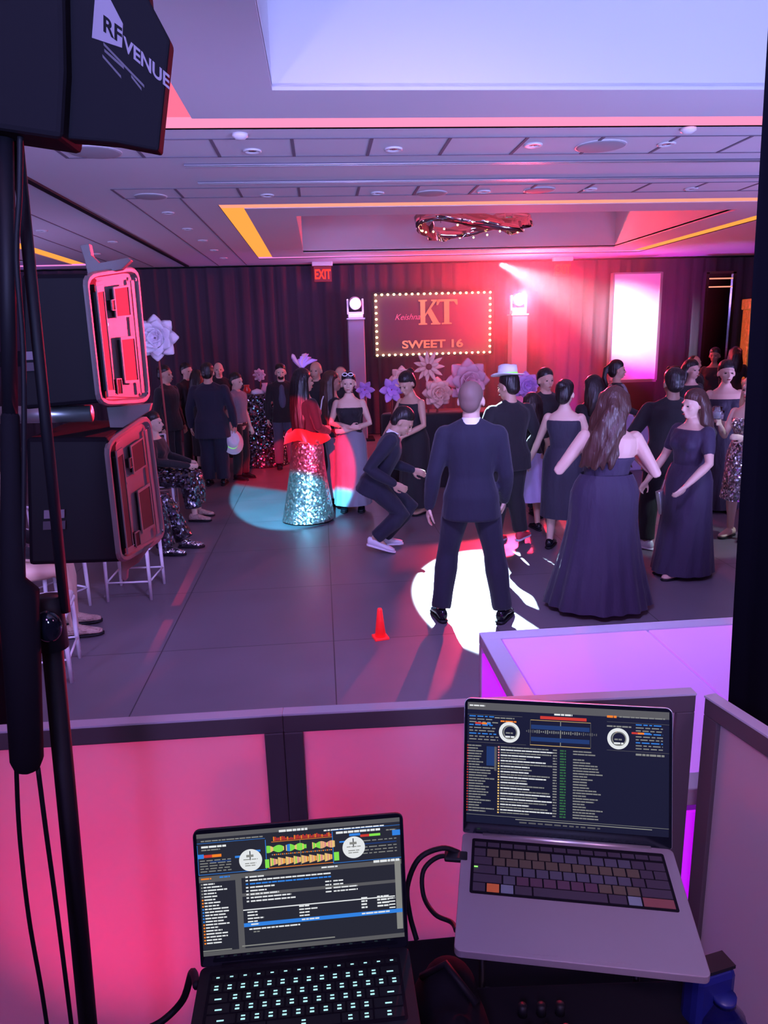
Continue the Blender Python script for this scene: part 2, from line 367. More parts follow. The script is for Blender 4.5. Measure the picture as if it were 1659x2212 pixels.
# ceiling joints
j = MB()
def seamX(y, x0, x1, wd=.018): j.box(((x0+x1)/2, y, H-.003), (x1-x0, wd, .006))
def seamY(x, y0, y1, wd=.018): j.box((x, (y0+y1)/2, H-.003), (wd, y1-y0, .006))
for y in (6.12, 6.68): seamX(y, -2, 7.2, .012)
for y in (7.97, 8.47): seamX(y, -2, 7.2, .012)
X = -2.0
while X < 7.3: seamY(X, 6.12, 6.68, .025); seamY(X, 7.97, 8.47, .025); X += .62
for x in (-1.99, -1.42): seamY(x, 8.47, 15.8, .014)
for x in (-3.9, -3.3): seamY(x, 6, 15.8, .014)
struct('trim_ceiling_joints', j, 'joint')
struct('trim_partition_track', MB().box((-2.61, 6, H-.012), (.07, 19.5, .024)), 'black')
for y, lb in ((6.95, 'long slot air diffuser in the ceiling, nearer of the two'), (7.68, 'long slot air diffuser in the ceiling, farther of the two')):
    e = empty('slot_diffuser', (2.6, y, H), 0, lb, 'air diffuser')
    MB().box((0, 0, -.006), (7.4, .07, .012)).build('backing', 'joint', e)
    for dy in (-.026, .026): MB().box((0, dy, -.013), (7.4, .012, .008)).build('rail', 'silver', e)
def downlight(px, py, lb):
    q = at_z(px, py, H); e = empty('downlight', q, 0, lb, 'downlight', 'small recessed downlights in the ceiling tiles')
    MB().lathe([(.075, 0), (.075, -.012), (.055, -.014), (.05, -.002)]).build('trim_ring', 'whitemetal', e, smooth=True)
    MB().lathe([(.049, -.001), (.03, -.008), (.001, -.010)]).build('lens', 'chrome', e, smooth=True)
dl = [(545,325),(850,321),(1152,312),(1440,310),(577,421),(815,416),(1045,413),(1275,408),(1493,407),(363,459),(405,494),(438,519),(462,540),(483,557),(243,522),(208,548),(90,498)]
for k, (x, y) in enumerate(dl):
    pl = ['first from left, nearer tile row','second from left, nearer tile row','third from left, nearer tile row','fourth from left, nearer tile row','first from left, farther tile row','second from left, farther tile row','third from left, farther tile row','fourth from left, farther tile row','fifth from left, farther tile row','nearest of the left side row','second nearest of the left side row','third nearest of the left side row','fourth nearest of the left side row','farthest of the left side row','middle one beyond the black track','farthest one beyond the black track','nearest one beyond the black track'][k]
    downlight(x, y, 'small round recessed ceiling downlight, '+pl)
for px, py, r, lb in ((205,328,.20,'round ceiling speaker above the black antenna stand'),(1298,315,.20,'round ceiling speaker at the right of the nearer tile row'),(325,424,.16,'round ceiling speaker at the left end of the farther tile row'),(932,417,.16,'round ceiling speaker in the middle of the farther tile row'),(1165,410,.16,'round ceiling speaker right of centre in the farther tile row')):
    e = empty('ceiling_speaker', at_z(px, py, H), 0, lb, 'ceiling speaker')
    MB().lathe([(r, 0), (r, -.008), (r-.015, -.011), (.001, -.012)], n=32).build('grille', 'grille', e, smooth=True)
    MB().lathe([(r+.012, 0), (r+.012, -.006), (r, -.006), (r, 0)], n=32).build('rim', 'whitemetal', e, smooth=True)
for px, py, lb in ((518,289,'smoke detector on the ceiling edge left of centre'),(1487,277,'smoke detector on the ceiling edge at the right')):
    e = empty('smoke_detector', at_z(px, py, H), 0, lb, 'smoke detector')
    MB().lathe([(.06, 0), (.06, -.02), (.03, -.04), (.001, -.042)]).build('housing', 'whitemetal', e, smooth=True)

# drape wall
def drape(x0, x1, z0, z1, y, amp=.06, wl=.22, seed=0, lean=0, nz=8, axis='x', thick=0):
    mb = MB(); nx = max(8, int((x1-x0)/wl*10)); rows = []
    for a in range(nz+1):
        t = a/nz; r = []
        for i in range(nx+1):
            x = x0+(x1-x0)*i/nx; ph = x/wl*2*pi + 1.2*noise.noise(Vector((x*1.3, seed, t*.6)))*2
            d = amp*(.55+.45*(1-t))*(sin(ph)+.35*sin(ph*2.1+1))
            r.append(Vector((x+lean*(1-t)+.01*sin(ph*1.3), y+d, z0+(z1-z0)*t)))
        rows.append(r)
    mb.rings(rows, cap=False, close=False); return mb
e = tag(drape(-12.6, 12.6, 0.01, 3.56, 15.86, .035, .30, 1).build('stage_drape', 'velvet', smooth=True), 'floor to ceiling black pleated drape across the whole far wall', 'curtain')

# exit signs
for px, py, lb in ((697, 590, 'red lit EXIT sign hanging from the ceiling left of the bulb sign'), (1215, 578, 'red lit EXIT sign hanging from the ceiling in the red glow')):
    q = at_y(px, py, 15.5); e = empty('exit_sign', (q.x, 15.5, 3.6), 0, lb, 'exit sign')
    MB().box((0, 0, -.04), (.42, .12, .08)).build('canopy', 'whitemetal', e, bevel=.01)
    MB().box((0, 0, -.24), (.36, .05, .30)).build('face', 'exitbg', e, bevel=.006)
    text_mesh('EXIT', .26, 'exitred', 'lettering', e, Matrix.Translation((0, -.03, -.33)) @ XZ @ Matrix.Scale(.62, 4, (1, 0, 0)), .003, bold=.006)

# marquee sign
e = empty('marquee_sign', (2.395, 15.55, 0), 0, 'dark sign framed with warm bulbs reading KT and SWEET 16 over the stage', 'sign')
MB().box((0, 0, 2.32), (2.5, .06, 1.28)).build('panel', 'signface', e, bevel=.01)
fr = MB()
for z in (1.68, 2.96): fr.box((0, -.01, z), (2.56, .1, .05))
for x in (-1.26, 1.26): fr.box((x, -.01, 2.32), (.05, .1, 1.28))
fr.build('frame', 'black', e)
MB().box((-1.15, 0, .84), (.06, .06, 1.68)).build('leg', 'black', e); MB().box((1.15, 0, .84), (.06, .06, 1.68)).build('leg', 'black', e)
bp = [(-1.2+2.4*i/19, z) for z in (1.71, 2.93) for i in range(20)]+[(x, 1.71+1.22*i/10) for x in (-1.2, 1.2) for i in range(1, 10)]
b0 = None
for x, z in bp:
    if b0 is None: b0 = MB().ell((0, 0, 0), (.026, .026, .022), nu=10, nv=6).build('bulb', 'bulb', e, smooth=True); b = b0
    else: b = b0.copy(); COL.objects.link(b); b.parent = e
    b.location = (x, -.075, z)
def poly2(pts, ox, oz, s, mb, y=-.045, d=.015): mb.prism([Vector((ox+a*s, y, oz+c*s)) for a, c in pts], (0, d, 0))
kt = MB(); S = .50
for pt in ([(0,0),(.36,0),(.36,.05),(.28,.07),(.28,.93),(.36,.95),(.36,1),(0,1),(0,.95),(.08,.93),(.08,.07),(0,.05)],
           [(.28,.42),(.62,.93),(.54,.95),(.54,1),(.84,1),(.84,.95),(.74,.93),(.28,.33)], [(.36,.50),(.52,.66),(.86,.07),(.92,.05),(.92,0),(.52,0),(.52,.05),(.60,.07)],
           [(.98,0),(1.40,0),(1.40,.05),(1.30,.07),(1.30,.92),(1.50,.92),(1.60,.78),(1.66,.78),(1.64,1),(.78,1),(.76,.78),(.82,.78),(.90,.92),(1.08,.92),(1.08,.07),(.98,.05)]):
    poly2(pt, -.31, 2.31, S, kt)
tag(kt.build('lettering', 'gold', e), label='big gold serif letters KT')
tag(text_mesh('SWEET 16', .22, 'gold', 'lettering', e, Matrix.Translation((-.02, -.045, 1.84)) @ XZ @ Matrix.Scale(1.35, 4, (1, 0, 0)), .004, bold=.006), label='gold letters SWEET 16')
tag(text_mesh('Keishna', .17, 'pinkpetal', 'lettering', e, Matrix.Translation((-.55, -.045, 2.42)) @ XZ, .003, shear=.4), label='pale slanted script')

# lamp pillars with moving heads
def moving_head(loc, lens, lb, s=1.0, tilt=8):
    e = empty('moving_head_light', loc, 0, lb, 'stage light')
    MB().box((0, 0, .04*s), (.30*s, .24*s, .08*s)).build('base', 'black' if s > 1.3 else 'whitemetal', e, bevel=.012)
    y = MB(); y.box((-.15*s, 0, .22*s), (.035*s, .12*s, .30*s)).box((.15*s, 0, .22*s), (.035*s, .12*s, .30*s)).box((0, 0, .10*s), (.32*s, .12*s, .04*s))
    y.build('yoke', 'whitemetal', e, bevel=.008)
    R = Matrix.Translation((0, 0, .29*s)) @ Matrix.Rotation(radians(90+tilt), 4, 'X')
    h = MB().lathe([(.001, -.17*s), (.09*s, -.16*s), (.125*s, -.08*s), (.125*s, .10*s), (.11*s, .14*s), (.105*s, .14*s)], n=24).xf(R)
    h.build('lamp_head', 'whitemetal', e, smooth=True)
    MB().lathe([(.105*s, .135*s), (.06*s, .15*s), (.001, .155*s)], n=24).xf(R).build('lens', lens, e, smooth=True)
    return e
for x, ln, lb in ((.745, 'lensL', 'white moving head lamp with violet lens on the left stage pillar'), (4.09, 'lensR', 'dazzling moving head lamp on the right stage pillar in the red glow')):
    e = empty('lighting_pillar', (x, 15.1, 0), 0, 'white covered %s lighting pillar beside the bulb sign' % ('left' if x < 2 else 'right'), 'pillar')
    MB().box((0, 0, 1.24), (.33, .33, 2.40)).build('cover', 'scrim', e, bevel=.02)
    MB().box((0, 0, .02), (.6, .6, .04)).build('base_plate', 'black', e); MB().box((0, 0, 2.455), (.36, .36, .03)).build('top_plate', 'whitemetal', e)
    moving_head((x, 15.1, 2.47), ln, lb)

# right hand wall pieces
e = empty('light_panel', (6.72, 15.45, 0), 0, 'tall white stretched panel lit magenta and white at the far wall', 'panel')
MB().box((0, 0, 2.13), (1.0, .12, 2.2)).build('face', 'whitepanel', e, bevel=.01)
f = MB(); f.box((.52, -.0, 2.13), (.05, .16, 2.24)).box((-.52, 0, 2.13), (.03, .14, 2.24)).box((0, 0, 3.245), (1.06, .14, .03)).box((0, 0, 1.0), (1.06, .14, .05)); f.build('frame', 'silver', e)
MB().box((0, .0, .49), (.9, .3, .98)).build('pedestal', 'blackmatte', e)
e = empty('mirror_tower', (8.58, 15.5, 0), 0, 'tall chrome framed mirror standing at the far right', 'mirror')
MB().box((0, 0, 1.62), (.56, .06, 3.14)).build('glass', 'mirror', e)
f = MB(); f.box((.30, 0, 1.62), (.07, .14, 3.22)).box((-.30, 0, 1.62), (.07, .14, 3.22)).box((0, 0, 3.22), (.66, .14, .05)).box((0, 0, .03), (.66, .3, .06))
f.build('frame', 'chrome', e)
for z in (2.93, 3.10): MB().box((0, -.05, z), (.54, .02, .025)).build('bar', 'glowpeach', e)
e = empty('gold_column', (9.42, 15.3, 0), 0, 'gold patterned column beside the right mirror', 'column')
MB().box((0, 0, 1.22), (.58, .3, 2.44)).build('shaft', 'goldpanel', e, bevel=.02); MB().box((0, 0, 2.55), (.64, .34, .22)).build('cap', 'goldpanel', e, bevel=.02)

# chandelier hanging inside the middle recess
e = empty('chandelier', (2.42, 11.6, 4.5), 0, 'twisted chrome ribbon chandelier with warm points of light in the middle recess', 'chandelier')
for a in range(3):
    pts = []; rn = []
    for i in range(46):
        t = i/45*2*pi
        pts.append(Vector((.78*cos(t+a*.9)+.14*sin(3*t+a), .5*sin(t+a*.9), -.80+.10*sin(2*t+a*2.1)+.03*a)))
    rs = []
    for i, q in enumerate(pts):
        t = i/45*2*pi; up = Vector((.35*sin(2*t+a), .35*cos(3*t), 1)).normalized()*.085; rs.append([q+up, q+up*.9+Vector((.012, .012, 0)), q-up+Vector((.012, .012, 0)), q-up])
    MB().rings(rs, cap=True).build('ribbon', 'chrome', e, smooth=True)
for k in range(22):
    t = k/22*2*pi; MB().ell((.78*cos(t), .5*sin(t), -.86+.05*sin(3*t)), (.014, .014, .014), nu=8, nv=5).build('crystal_light', 'bulb', e)
for k in (-.5, .5): MB().tube([(k, 0, .15), (k, 0, -.75)], .006, 6).build('cable', 'chrome', e)

# ---------------------------------------------------------------- people
def frame_from(d, nrm):
    d = d.normalized(); nrm = (nrm - d*nrm.dot(d)).normalized(); wv = d.cross(nrm)
    return d, nrm, wv
def hand(mb, wrist, d, nrm, s=1.0, curl=.5, thumb=1):
    """palm, four fingers of different length and a thumb from the side of the palm"""
    d, nm, wv = frame_from(d, nrm)
    W_ = Vector(wrist)
    rs = []
    for t, a, b in ((-.02, .024, .020), (.01, .028, .018), (.045, .038, .016), (.085, .040, .014), (.098, .034, .010)):
        c = W_+d*t*s; rs.append([c + wv*a*s*cos(2*pi*k/10) + nm*b*s*sin(2*pi*k/10) for k in range(10)])
    mb.rings(rs)
    for i, (off, ln) in enumerate(((.028, .072), (.010, .080), (-.009, .074), (-.027, .058))):
        p = W_+d*.088*s+wv*off*s*thumb; dd = d.copy(); pts = [p-d*.01*s]; 
        for kx in range(3):
            ang = curl*(.5+.35*kx); dd = (dd*cos(ang)+nm*sin(ang)).normalized() if kx else (d*cos(curl*.4)+nm*sin(curl*.4)+wv*off*1.5*thumb).normalized()
            p = p+dd*ln*s*(.42, .32, .26)[kx]; pts.append(p)
        mb.tube(pts, [.0095*s, .0092*s, .0085*s, .0072*s], 8, dome=True)
    p = W_+d*.022*s+wv*.028*s*thumb
    mb.tube([p, p+(d*.6+wv*.65*thumb+nm*.25)*.040*s, p+(d*1.3+wv*.72*thumb+nm*.55)*.048*s, p+(d*2.0+wv*.62*thumb+nm*.9)*.045*s], [.014*s, .011*s, .010*s, .008*s], 8, dome=True)
TORSO = [(.83, .085, .085, 0), (.88, .155, .112, .005), (.95, .168, .118, .006), (1.02, .150, .104, 0), (1.09, .134, .094, -.004), (1.18, .143, .100, -.006), (1.27, .162, .110, -.008),
         (1.33, .176, .108, -.004), (1.385, .168, .094, .004), (1.42, .135, .076, .008), (1.455, .078, .062, .010), (1.50, .055, .056, .008)]
def person(lb, pos, face=0, h=1.72, skin='skin', fem=False, girth=1.0, lean=0, side=0, pel=None, J=None, hy=0, hp=0,
           hair='short', hcol='hair', top=None, bottom=None, dress=None, shoe='black', collar=None, vox=.010, curl=.5, eyes=True, extra=None, group=None, seat=False, cat='person', hx=0):
    s = h/1.75; x, y = pos
    P = empty('person', (x, y, 0), radians(face), lb, cat, group)
    pel = Vector(pel or (0, 0, .95))
    Mx = Matrix.Translation(pel*1.0) @ Matrix.Rotation(radians(lean), 4, 'X') @ Matrix.Rotation(radians(side), 4, 'Y') @ Matrix.Translation(-Vector((0, 0, .95)))
    sw = .158 if fem else .178
    sw *= (1+(girth-1)*.6)
    j = {}
    for sd, nm in ((1, 'L'), (-1, 'R')):
        j['sh'+nm] = Mx @ Vector((sd*sw, .005, 1.378)); j['el'+nm] = Mx @ Vector((sd*(sw+.065+.08*(girth-1)), .03, 1.12)); j['wr'+nm] = Mx @ Vector((sd*(sw+.075+.10*(girth-1)), -.05, .865))
        j['hi'+nm] = pel+Vector((sd*.088*(1+(girth-1)*.4), 0, -.03)); j['kn'+nm] = Vector((sd*.10, -.015, .50)); j['an'+nm] = Vector((sd*.11, .025, .085)); j['ft'+nm] = 0
    if J:
        for k, v in J.items(): j[k] = Vector(v) if not isinstance(v, (int, float)) else v
    MH = Mx @ Matrix.Translation((0, .01, 1.50)) @ Matrix.Rotation(radians(hy), 4, 'Z') @ Matrix.Rotation(radians(hp), 4, 'X') @ Matrix.Rotation(radians(hx), 4, 'Y') @ Matrix.Translation((0, -.01, -1.50))
    def S(q): return Vector(q)*s
    def torso(infl, z0, z1, mb, flare=0, bust=True):
        rs = []; prev = None
        zs = [t for t in TORSO if z0-.001 <= t[0] <= z1+.001]
        def interp(z):
            for a, b in zip(TORSO, TORSO[1:]):
                if a[0] <= z <= b[0]:
                    t = (z-a[0])/(b[0]-a[0]); return (z, *[a[k]+(b[k]-a[k])*t for k in (1, 2, 3)])
            return (z, *TORSO[0 if z < TORSO[0][0] else -1][1:])
        lst = [interp(z0)]+[t for t in zs if z0+.02 < t[0] < z1-.02]+[interp(z1)]
        if z0 < .83: lst = [(z0, .165, .12, .0)]+[(.88, .165, .118, 0)]+[t for t in lst if t[0] > .92]
        for z, rx, ry, yo in lst:
            g = girth if .84 < z < 1.42 or z0 < .83 and z < .9 else 1+(girth-1)*.4
            if fem:
                rx *= {True: .93, False: 1}[z > 1.3]*(.90 if 1.04 < z < 1.24 else 1); rx *= 1.05 if z < 1.0 else 1; ry *= 1.06 if z < 1.0 else .96
            fl = flare*max(0, (1.05-z)/.25)
            ring = []
            for k in range(20):
                a = 2*pi*k/20; c_, s_ = cos(a), sin(a)
                ex = .85; px_ = (abs(c_)**ex)*(1 if c_ > 0 else -1); py_ = (abs(s_)**ex)*(1 if s_ > 0 else -1)
                q = Vector((px_*(rx*g+infl+fl), py_*(ry*g+infl+fl)+yo, z))
                ring.append(S(Mx @ q))
            rs.append(ring)
        mb.rings(rs)
        if not fem and z1 > 1.44: mb.tube([S(Mx @ Vector((-.135, .008, 1.405))), S(Mx @ Vector((-.05, .014, 1.440))), S(Mx @ Vector((.05, .014, 1.440))), S(Mx @ Vector((.135, .008, 1.405)))], [(.034+infl)*s, (.044+infl)*s, (.044+infl)*s, (.034+infl)*s], 12, dome=True)
        if fem and bust and z1 > 1.3 and z0 < 1.25:
            for sd in (-1, 1): mb.ell(S(Mx @ Vector((sd*.072*girth**.5, -.085*girth, 1.265))), Vector((.062, .052, .058))*s*(1+infl*3)*girth**.5)
    ag = .88*(1+(girth-1)*.7) if fem else 1.0*(1+(girth-1)*.5)
    def arm(nm, infl, mb, frac=2.0):
        a, b, c = j['sh'+nm], j['el'+nm], j['wr'+nm]
        pts = [a, a.lerp(b, .3), a.lerp(b, .7), b, b.lerp(c, .3), b.lerp(c, .7), c]; r = [.056*ag, .052*ag, .044*ag, .039*ag, .041*ag, .033*ag, .024*ag]
        n = 7 if frac >= 2 else 4 if frac >= 1 else 3
        if frac < 1: pts = [a, a.lerp(b, .3), a.lerp(b, frac)]
        mb.tube([S(q) for q in pts[:n]], [(q+infl)*s for q in r[:n]], 12, dome=True)
    def leg(nm, infl, mb, cut=1.0, cuff=0):
        a, b, c = j['hi'+nm], j['kn'+nm], j['an'+nm]
        lg = 1+(girth-1)*.5
        pts = [a, a.lerp(b, .35), a.lerp(b, .75), b, b.lerp(c, .28), b.lerp(c, .65), b.lerp(c, cut)]
        r = [.088*lg, .082*lg, .062*lg, .055*lg, .058*lg, .042*lg, .034*lg]
        R = [(q+infl+(cuff*(i/6)**2))*s for i, q in enumerate(r)]
        mb.tube([S(q) for q in pts], R, 14, dome=cuff == 0)
    # body
    mb = MB(); torso(0, .83, 1.50, mb)
    for nm, sd in (('L', 1), ('R', -1)):
        arm(nm, 0, mb); d = j['wr'+nm]-j['el'+nm]
        nrm = j.get('pn'+nm, None) or (Mx.to_3x3() @ Vector((-sd, -.25, 0)))
        dd = j.get('hd'+nm, None) or d
        hand(mb, S(j['wr'+nm]), dd, nrm, s*(.9 if fem else 1), curl, thumb=1 if sd > 0 else -1)
        leg(nm, 0, mb)
        an = j['an'+nm]; fa = radians(j['ft'+nm]); fd = Vector((sin(fa), -cos(fa), 0))
        pf = j.get('pitch'+nm, 0)
        mb.tube([S(an+Vector((0, 0, -.02))-fd*.02), S(an+fd*.05+Vector((0, 0, -.035))), S(an+fd*.12+Vector((0, 0, -.052-pf)))], [.036*s, .033*s, .026*s], 10, dome=True)
    def H_(q):
        q = Vector(q)
        if q.z > 1.52: q = Vector((q.x*1.15, .01+(q.y-.01)*1.13, 1.75+(q.z-1.75)*1.14))
        return S(MH @ q)
    r3 = (Mx.to_3x3() @ Matrix.Rotation(radians(hy), 3, 'Z') @ Matrix.Rotation(radians(hp), 3, 'X'))
    mb.tube([S(Mx @ Vector((0, .012, 1.42))), H_((0, .014, 1.52)), H_((0, .0, 1.60))], [.068*s, .060*s, .058*s] if not fem else [.054*s, .046*s, .046*s], 14)
    hs = s*1.14*(.97 if fem else 1)
    mb.ell(H_((0, .012, 1.655)), Vector((.074, .092, .094))*hs, r3, 18, 12)
    mb.ell(H_((0, -.022, 1.607)), Vector((.056, .062, .075))*hs, r3, 16, 10)
    mb.ell(H_((0, -.056, 1.553)), Vector((.026, .024, .020))*hs, r3)
    mb.tube([H_((0, -.082, 1.642)), H_((0, -.104, 1.606)), H_((0, -.086, 1.597))], [.009*s, .014*s, .013*s], 8, dome=True)
    mb.tube([H_((-.040, -.070, 1.657)), H_((0, -.083, 1.660)), H_((.040, -.070, 1.657))], [.010*s]*3, 8, dome=True)
    for sd in (-1, 1):
        mb.ell(H_((sd*.077, .015, 1.622)), Vector((.010, .020, .032))*s, r3)
        mb.ell(H_((sd*.036, -.058, 1.612)), Vector((.020, .016, .018))*hs, r3)
    mb.ell(H_((0, -.084, 1.572)), Vector((.022, .009, .008))*hs, r3)
    mb.build('body', skin, P, remesh=vox, sm=2)
    if eyes:
        for sd in (-1, 1):
            MB().ell(H_((sd*.031, -.077, 1.634)), Vector((.013, .007, .007))*s, r3, 10, 7).build('eye', 'eye', P, smooth=True)
        MB().ell(H_((0, -.092, 1.572)), Vector((.021, .005, .006))*s, r3, 10, 7).build('mouth', 'lips', P, smooth=True)
    # hair
    if hair != 'none':
        hb = MB()
        if hair in ('crop', 'short'):
            e_ = .001 if hair == 'crop' else .008
            hb.ell(H_((0, .024, 1.664) if hair == 'crop' else (0, .022, 1.692)), Vector((.074+e_, .088+e_, .088+e_) if hair == 'crop' else (.080, .092, .076))*hs, r3, 20, 14)
            if hair == 'short': hb.ell(H_((0, .036, 1.66)), Vector((.080, .080, .080))*hs, r3, 16, 10)
            hb.ell(H_((0, .055, 1.625)), Vector((.062+e_, .052+e_, .066))*hs, r3, 16, 10); hb.build('hair', hcol, P, remesh=.010, sm=2)
        else:
            hb.ell(H_((0, .022, 1.694)), Vector((.081, .096, .078))*hs, r3, 18, 12); hb.ell(H_((0, .036, 1.665)), Vector((.083, .085, .088))*hs, r3, 16, 10)
            hb.ell(H_((0, .062, 1.63)), Vector((.073, .060, .090))*hs, r3, 14, 10)
            if hair in ('long', 'longwavy', 'verylong'):
                end = {'long': 1.30, 'longwavy': 1.16, 'verylong': 1.06}[hair]
                for k in range(9):
                    a = pi*(k/8); sx = cos(a)*.085; yy = .012+.09*sin(a); L_ = 1.62-end
                    ph = k*1.7; w_ = .018 if hair == 'longwavy' else .006
                    pts = [H_((sx*.85, yy*.8, 1.70))]+[S(MH @ Vector((sx*(1.0+.28*t)+w_*sin(t*7+ph), yy+.035*t+w_*cos(t*6+ph)+.02, 1.62-L_*t))) for t in (0, .25, .5, .75, 1)]
                    if hair == 'longwavy': pts = [q+Vector((.085*max(0, i_-1)/4*s, 0, 0)) for i_, q in enumerate(pts)]
                    hb.tube(pts, [.034*s, .040*s, .042*s, .042*s, .036*s, .016*s], 8, dome=True)
            if hair == 'bun': hb.ell(H_((0, .115, 1.72)), Vector((.045, .045, .045))*s, r3)
            if hair == 'pony':
                hb.tube([H_((0, .10, 1.70)), H_((0, .15, 1.66)), H_((0, .165, 1.55)), H_((0, .15, 1.42)), H_((0, .14, 1.34))], [.024*s, .032*s, .034*s, .028*s, .010*s], 10, dome=True)
            hb.build('hair', hcol, P, remesh=.011 if vox < .0115 else .014, sm=3)
    # garments
    if top:
        mt, z0, z1, slv, infl = top[:5]; tb = MB(); torso(infl, z0, z1, tb, flare=.02 if z0 < .9 else 0)
        fr_ = {'long': 2.0, 'short': .62, 'elbow': 1.0, 'none': 0}[slv]
        if fr_:
            for nm in ('L', 'R'): arm(nm, infl*.95, tb, fr_)
        if z0 < .83:   # jacket skirt follows the pelvis
            pass
        tb.build(top[5] if len(top) > 5 else 'jacket', mt, P, remesh=.013, sm=3)
    if collar:
        MB().tube([S(Mx @ Vector((0, .014, 1.455))), S(Mx @ Vector((0, .012, 1.50)))], [.075*s, .063*s], 18, cap=False).build('shirt_collar', collar, P, smooth=True)
    if bottom:
        mt, infl, cut, cuff = bottom; tb = MB(); 
        tb.ell(S(pel+Vector((0, .005, -.02))), Vector((.172*girth, .122*girth, .12))*s); tb.ell(S(Mx @ Vector((0, 0, 1.0))), Vector((.155*girth, .112*girth, .08))*s)
        for nm in ('L', 'R'): leg(nm, infl, tb, cut, cuff)
        tb.build('trousers', mt, P, remesh=.014, sm=3)
    if dress:
        d = dict(mat='dressblack', neck=1.30, slv='none', hem=.04, rx=.30, ry=.26, wz=1.08, cx=0, cy=0, pleat=.02, npl=14, strap=False); d.update(dress)
        tb = MB(); torso(.010, 1.0, d['neck'], tb)
        fr_ = {'long': 2.0, 'short': .62, 'elbow': 1.0, 'none': 0}[d['slv']]
        if fr_:
            for nm in ('L', 'R'): arm(nm, .012, tb, fr_)
        tb.build('bodice', d.get('bmat', d['mat']), P, remesh=.012, sm=3)
        rs = []; nn = 84; hz = d['wz']; ph0 = random.random()*6
        gg = girth
        ctrl = [(hz, .150*gg, .112*gg), (hz-.07, .180*gg, .134*gg), (hz-.15, .200*gg, .150*gg), (.72, .205*gg, .158*gg)]
        for t in (.25, .5, .75, 1):
            z = .72+(d['hem']-.72)*t; ctrl.append((z, .205*gg+(d['rx']-.205*gg)*t**1.2, .158*gg+(d['ry']-.158*gg)*t**1.2))
        for i in range(len(ctrl)-1):
            for u in ((0, .5) if i < len(ctrl)-2 else (0, .5, 1)):
                A, B = ctrl[i], ctrl[i+1]; z, rx, ry = [A[q]+(B[q]-A[q])*u for q in range(3)]
                dn = max(0, (hz-z)/(hz-d['hem'])); ring = []
                for k in range(nn):
                    a = 2*pi*k/nn; pl = 1+d['pleat']*4*dn**1.3*(sin(a*d['npl']+ph0+.6*sin(3*a))*.6+.4*sin(a*d['npl']*.5+1))*.5
                    c = (Mx @ Vector((0, 0, z))) if z > .93 else (pel+Vector((d['cx']*dn, d['cy']*dn, z-.95)) if not seat else pel)
                    if z <= .93: c = Vector((pel.x+d['cx']*dn, pel.y+d['cy']*dn, z))
                    ring.append(S(c+Vector((rx*pl*cos(a), ry*pl*sin(a), 0))))
                rs.append(ring)
        MB().rings(rs, cap=False).build('skirt', d['mat'], P, smooth=True)
    if shoe and shoe != 'none':
        for nm in ('L', 'R'):
            an = j['an'+nm]; fa = radians(j['ft'+nm]); fd = Vector((sin(fa), -cos(fa), 0)); sdv = Vector((cos(fa), sin(fa), 0)); pf = j.get('pitch'+nm, 0)
            up = MB(); so_ = MB()
            base = an+Vector((0, 0, -.085))
            def ringat(t, w_, z0_, z1_):
                c = base+fd*t; dz = -pf*(t+.06)/.2
                return [S(c+sdv*w_*cos(2*pi*k/12)+Vector((0, 0, dz+(z0_+z1_)/2+(z1_-z0_)/2*sin(2*pi*k/12)))) for k in range(12)]
            up.rings([ringat(-.075, .018, .02, .075), ringat(-.06, .034, .015, .10), ringat(0, .040, .015, .115), ringat(.05, .043, .015, .092), ringat(.11, .048, .015, .068), ringat(.165, .042, .015, .055), ringat(.195, .020, .018, .045)])
            so_.rings([ringat(-.085, .022, 0, .022), ringat(-.06, .038, 0, .026), ringat(.05, .044, 0, .026), ringat(.11, .052, 0, .026), ringat(.17, .046, 0, .026), ringat(.205, .022, .002, .024)])
            sh = up.build('shoe', {'black': 'blackgloss', 'red': 'sneakerred', 'white': 'sneakerwhite', 'skin': skin, 'fur': 'fur', 'seq': 'seqsilver'}[shoe], P, smooth=True)
            so_.build('sole', 'black' if shoe in ('black', 'skin', 'fur', 'seq') else 'sneakerwhite', sh, smooth=True)
    P_info = dict(root=P, J={k: (Matrix.Translation((x, y, 0)) @ Matrix.Rotation(radians(face), 4, 'Z') @ S(v)) for k, v in j.items() if isinstance(v, Vector)}, s=s, H=H_, r3=r3,
                  W=lambda q: (Matrix.Translation((x, y, 0)) @ Matrix.Rotation(radians(face), 4, 'Z') @ q))
    return P_info
def PX(px, py, Y):   # place by the top of the head: ground position and height
    q = at_y(px, py, Y); return (q.x, q.y), q.z

JK = lambda m, z=.80: (m, z, 1.462, 'long', .017, 'jacket')
TR = lambda m: (m, .018, .97, .022)
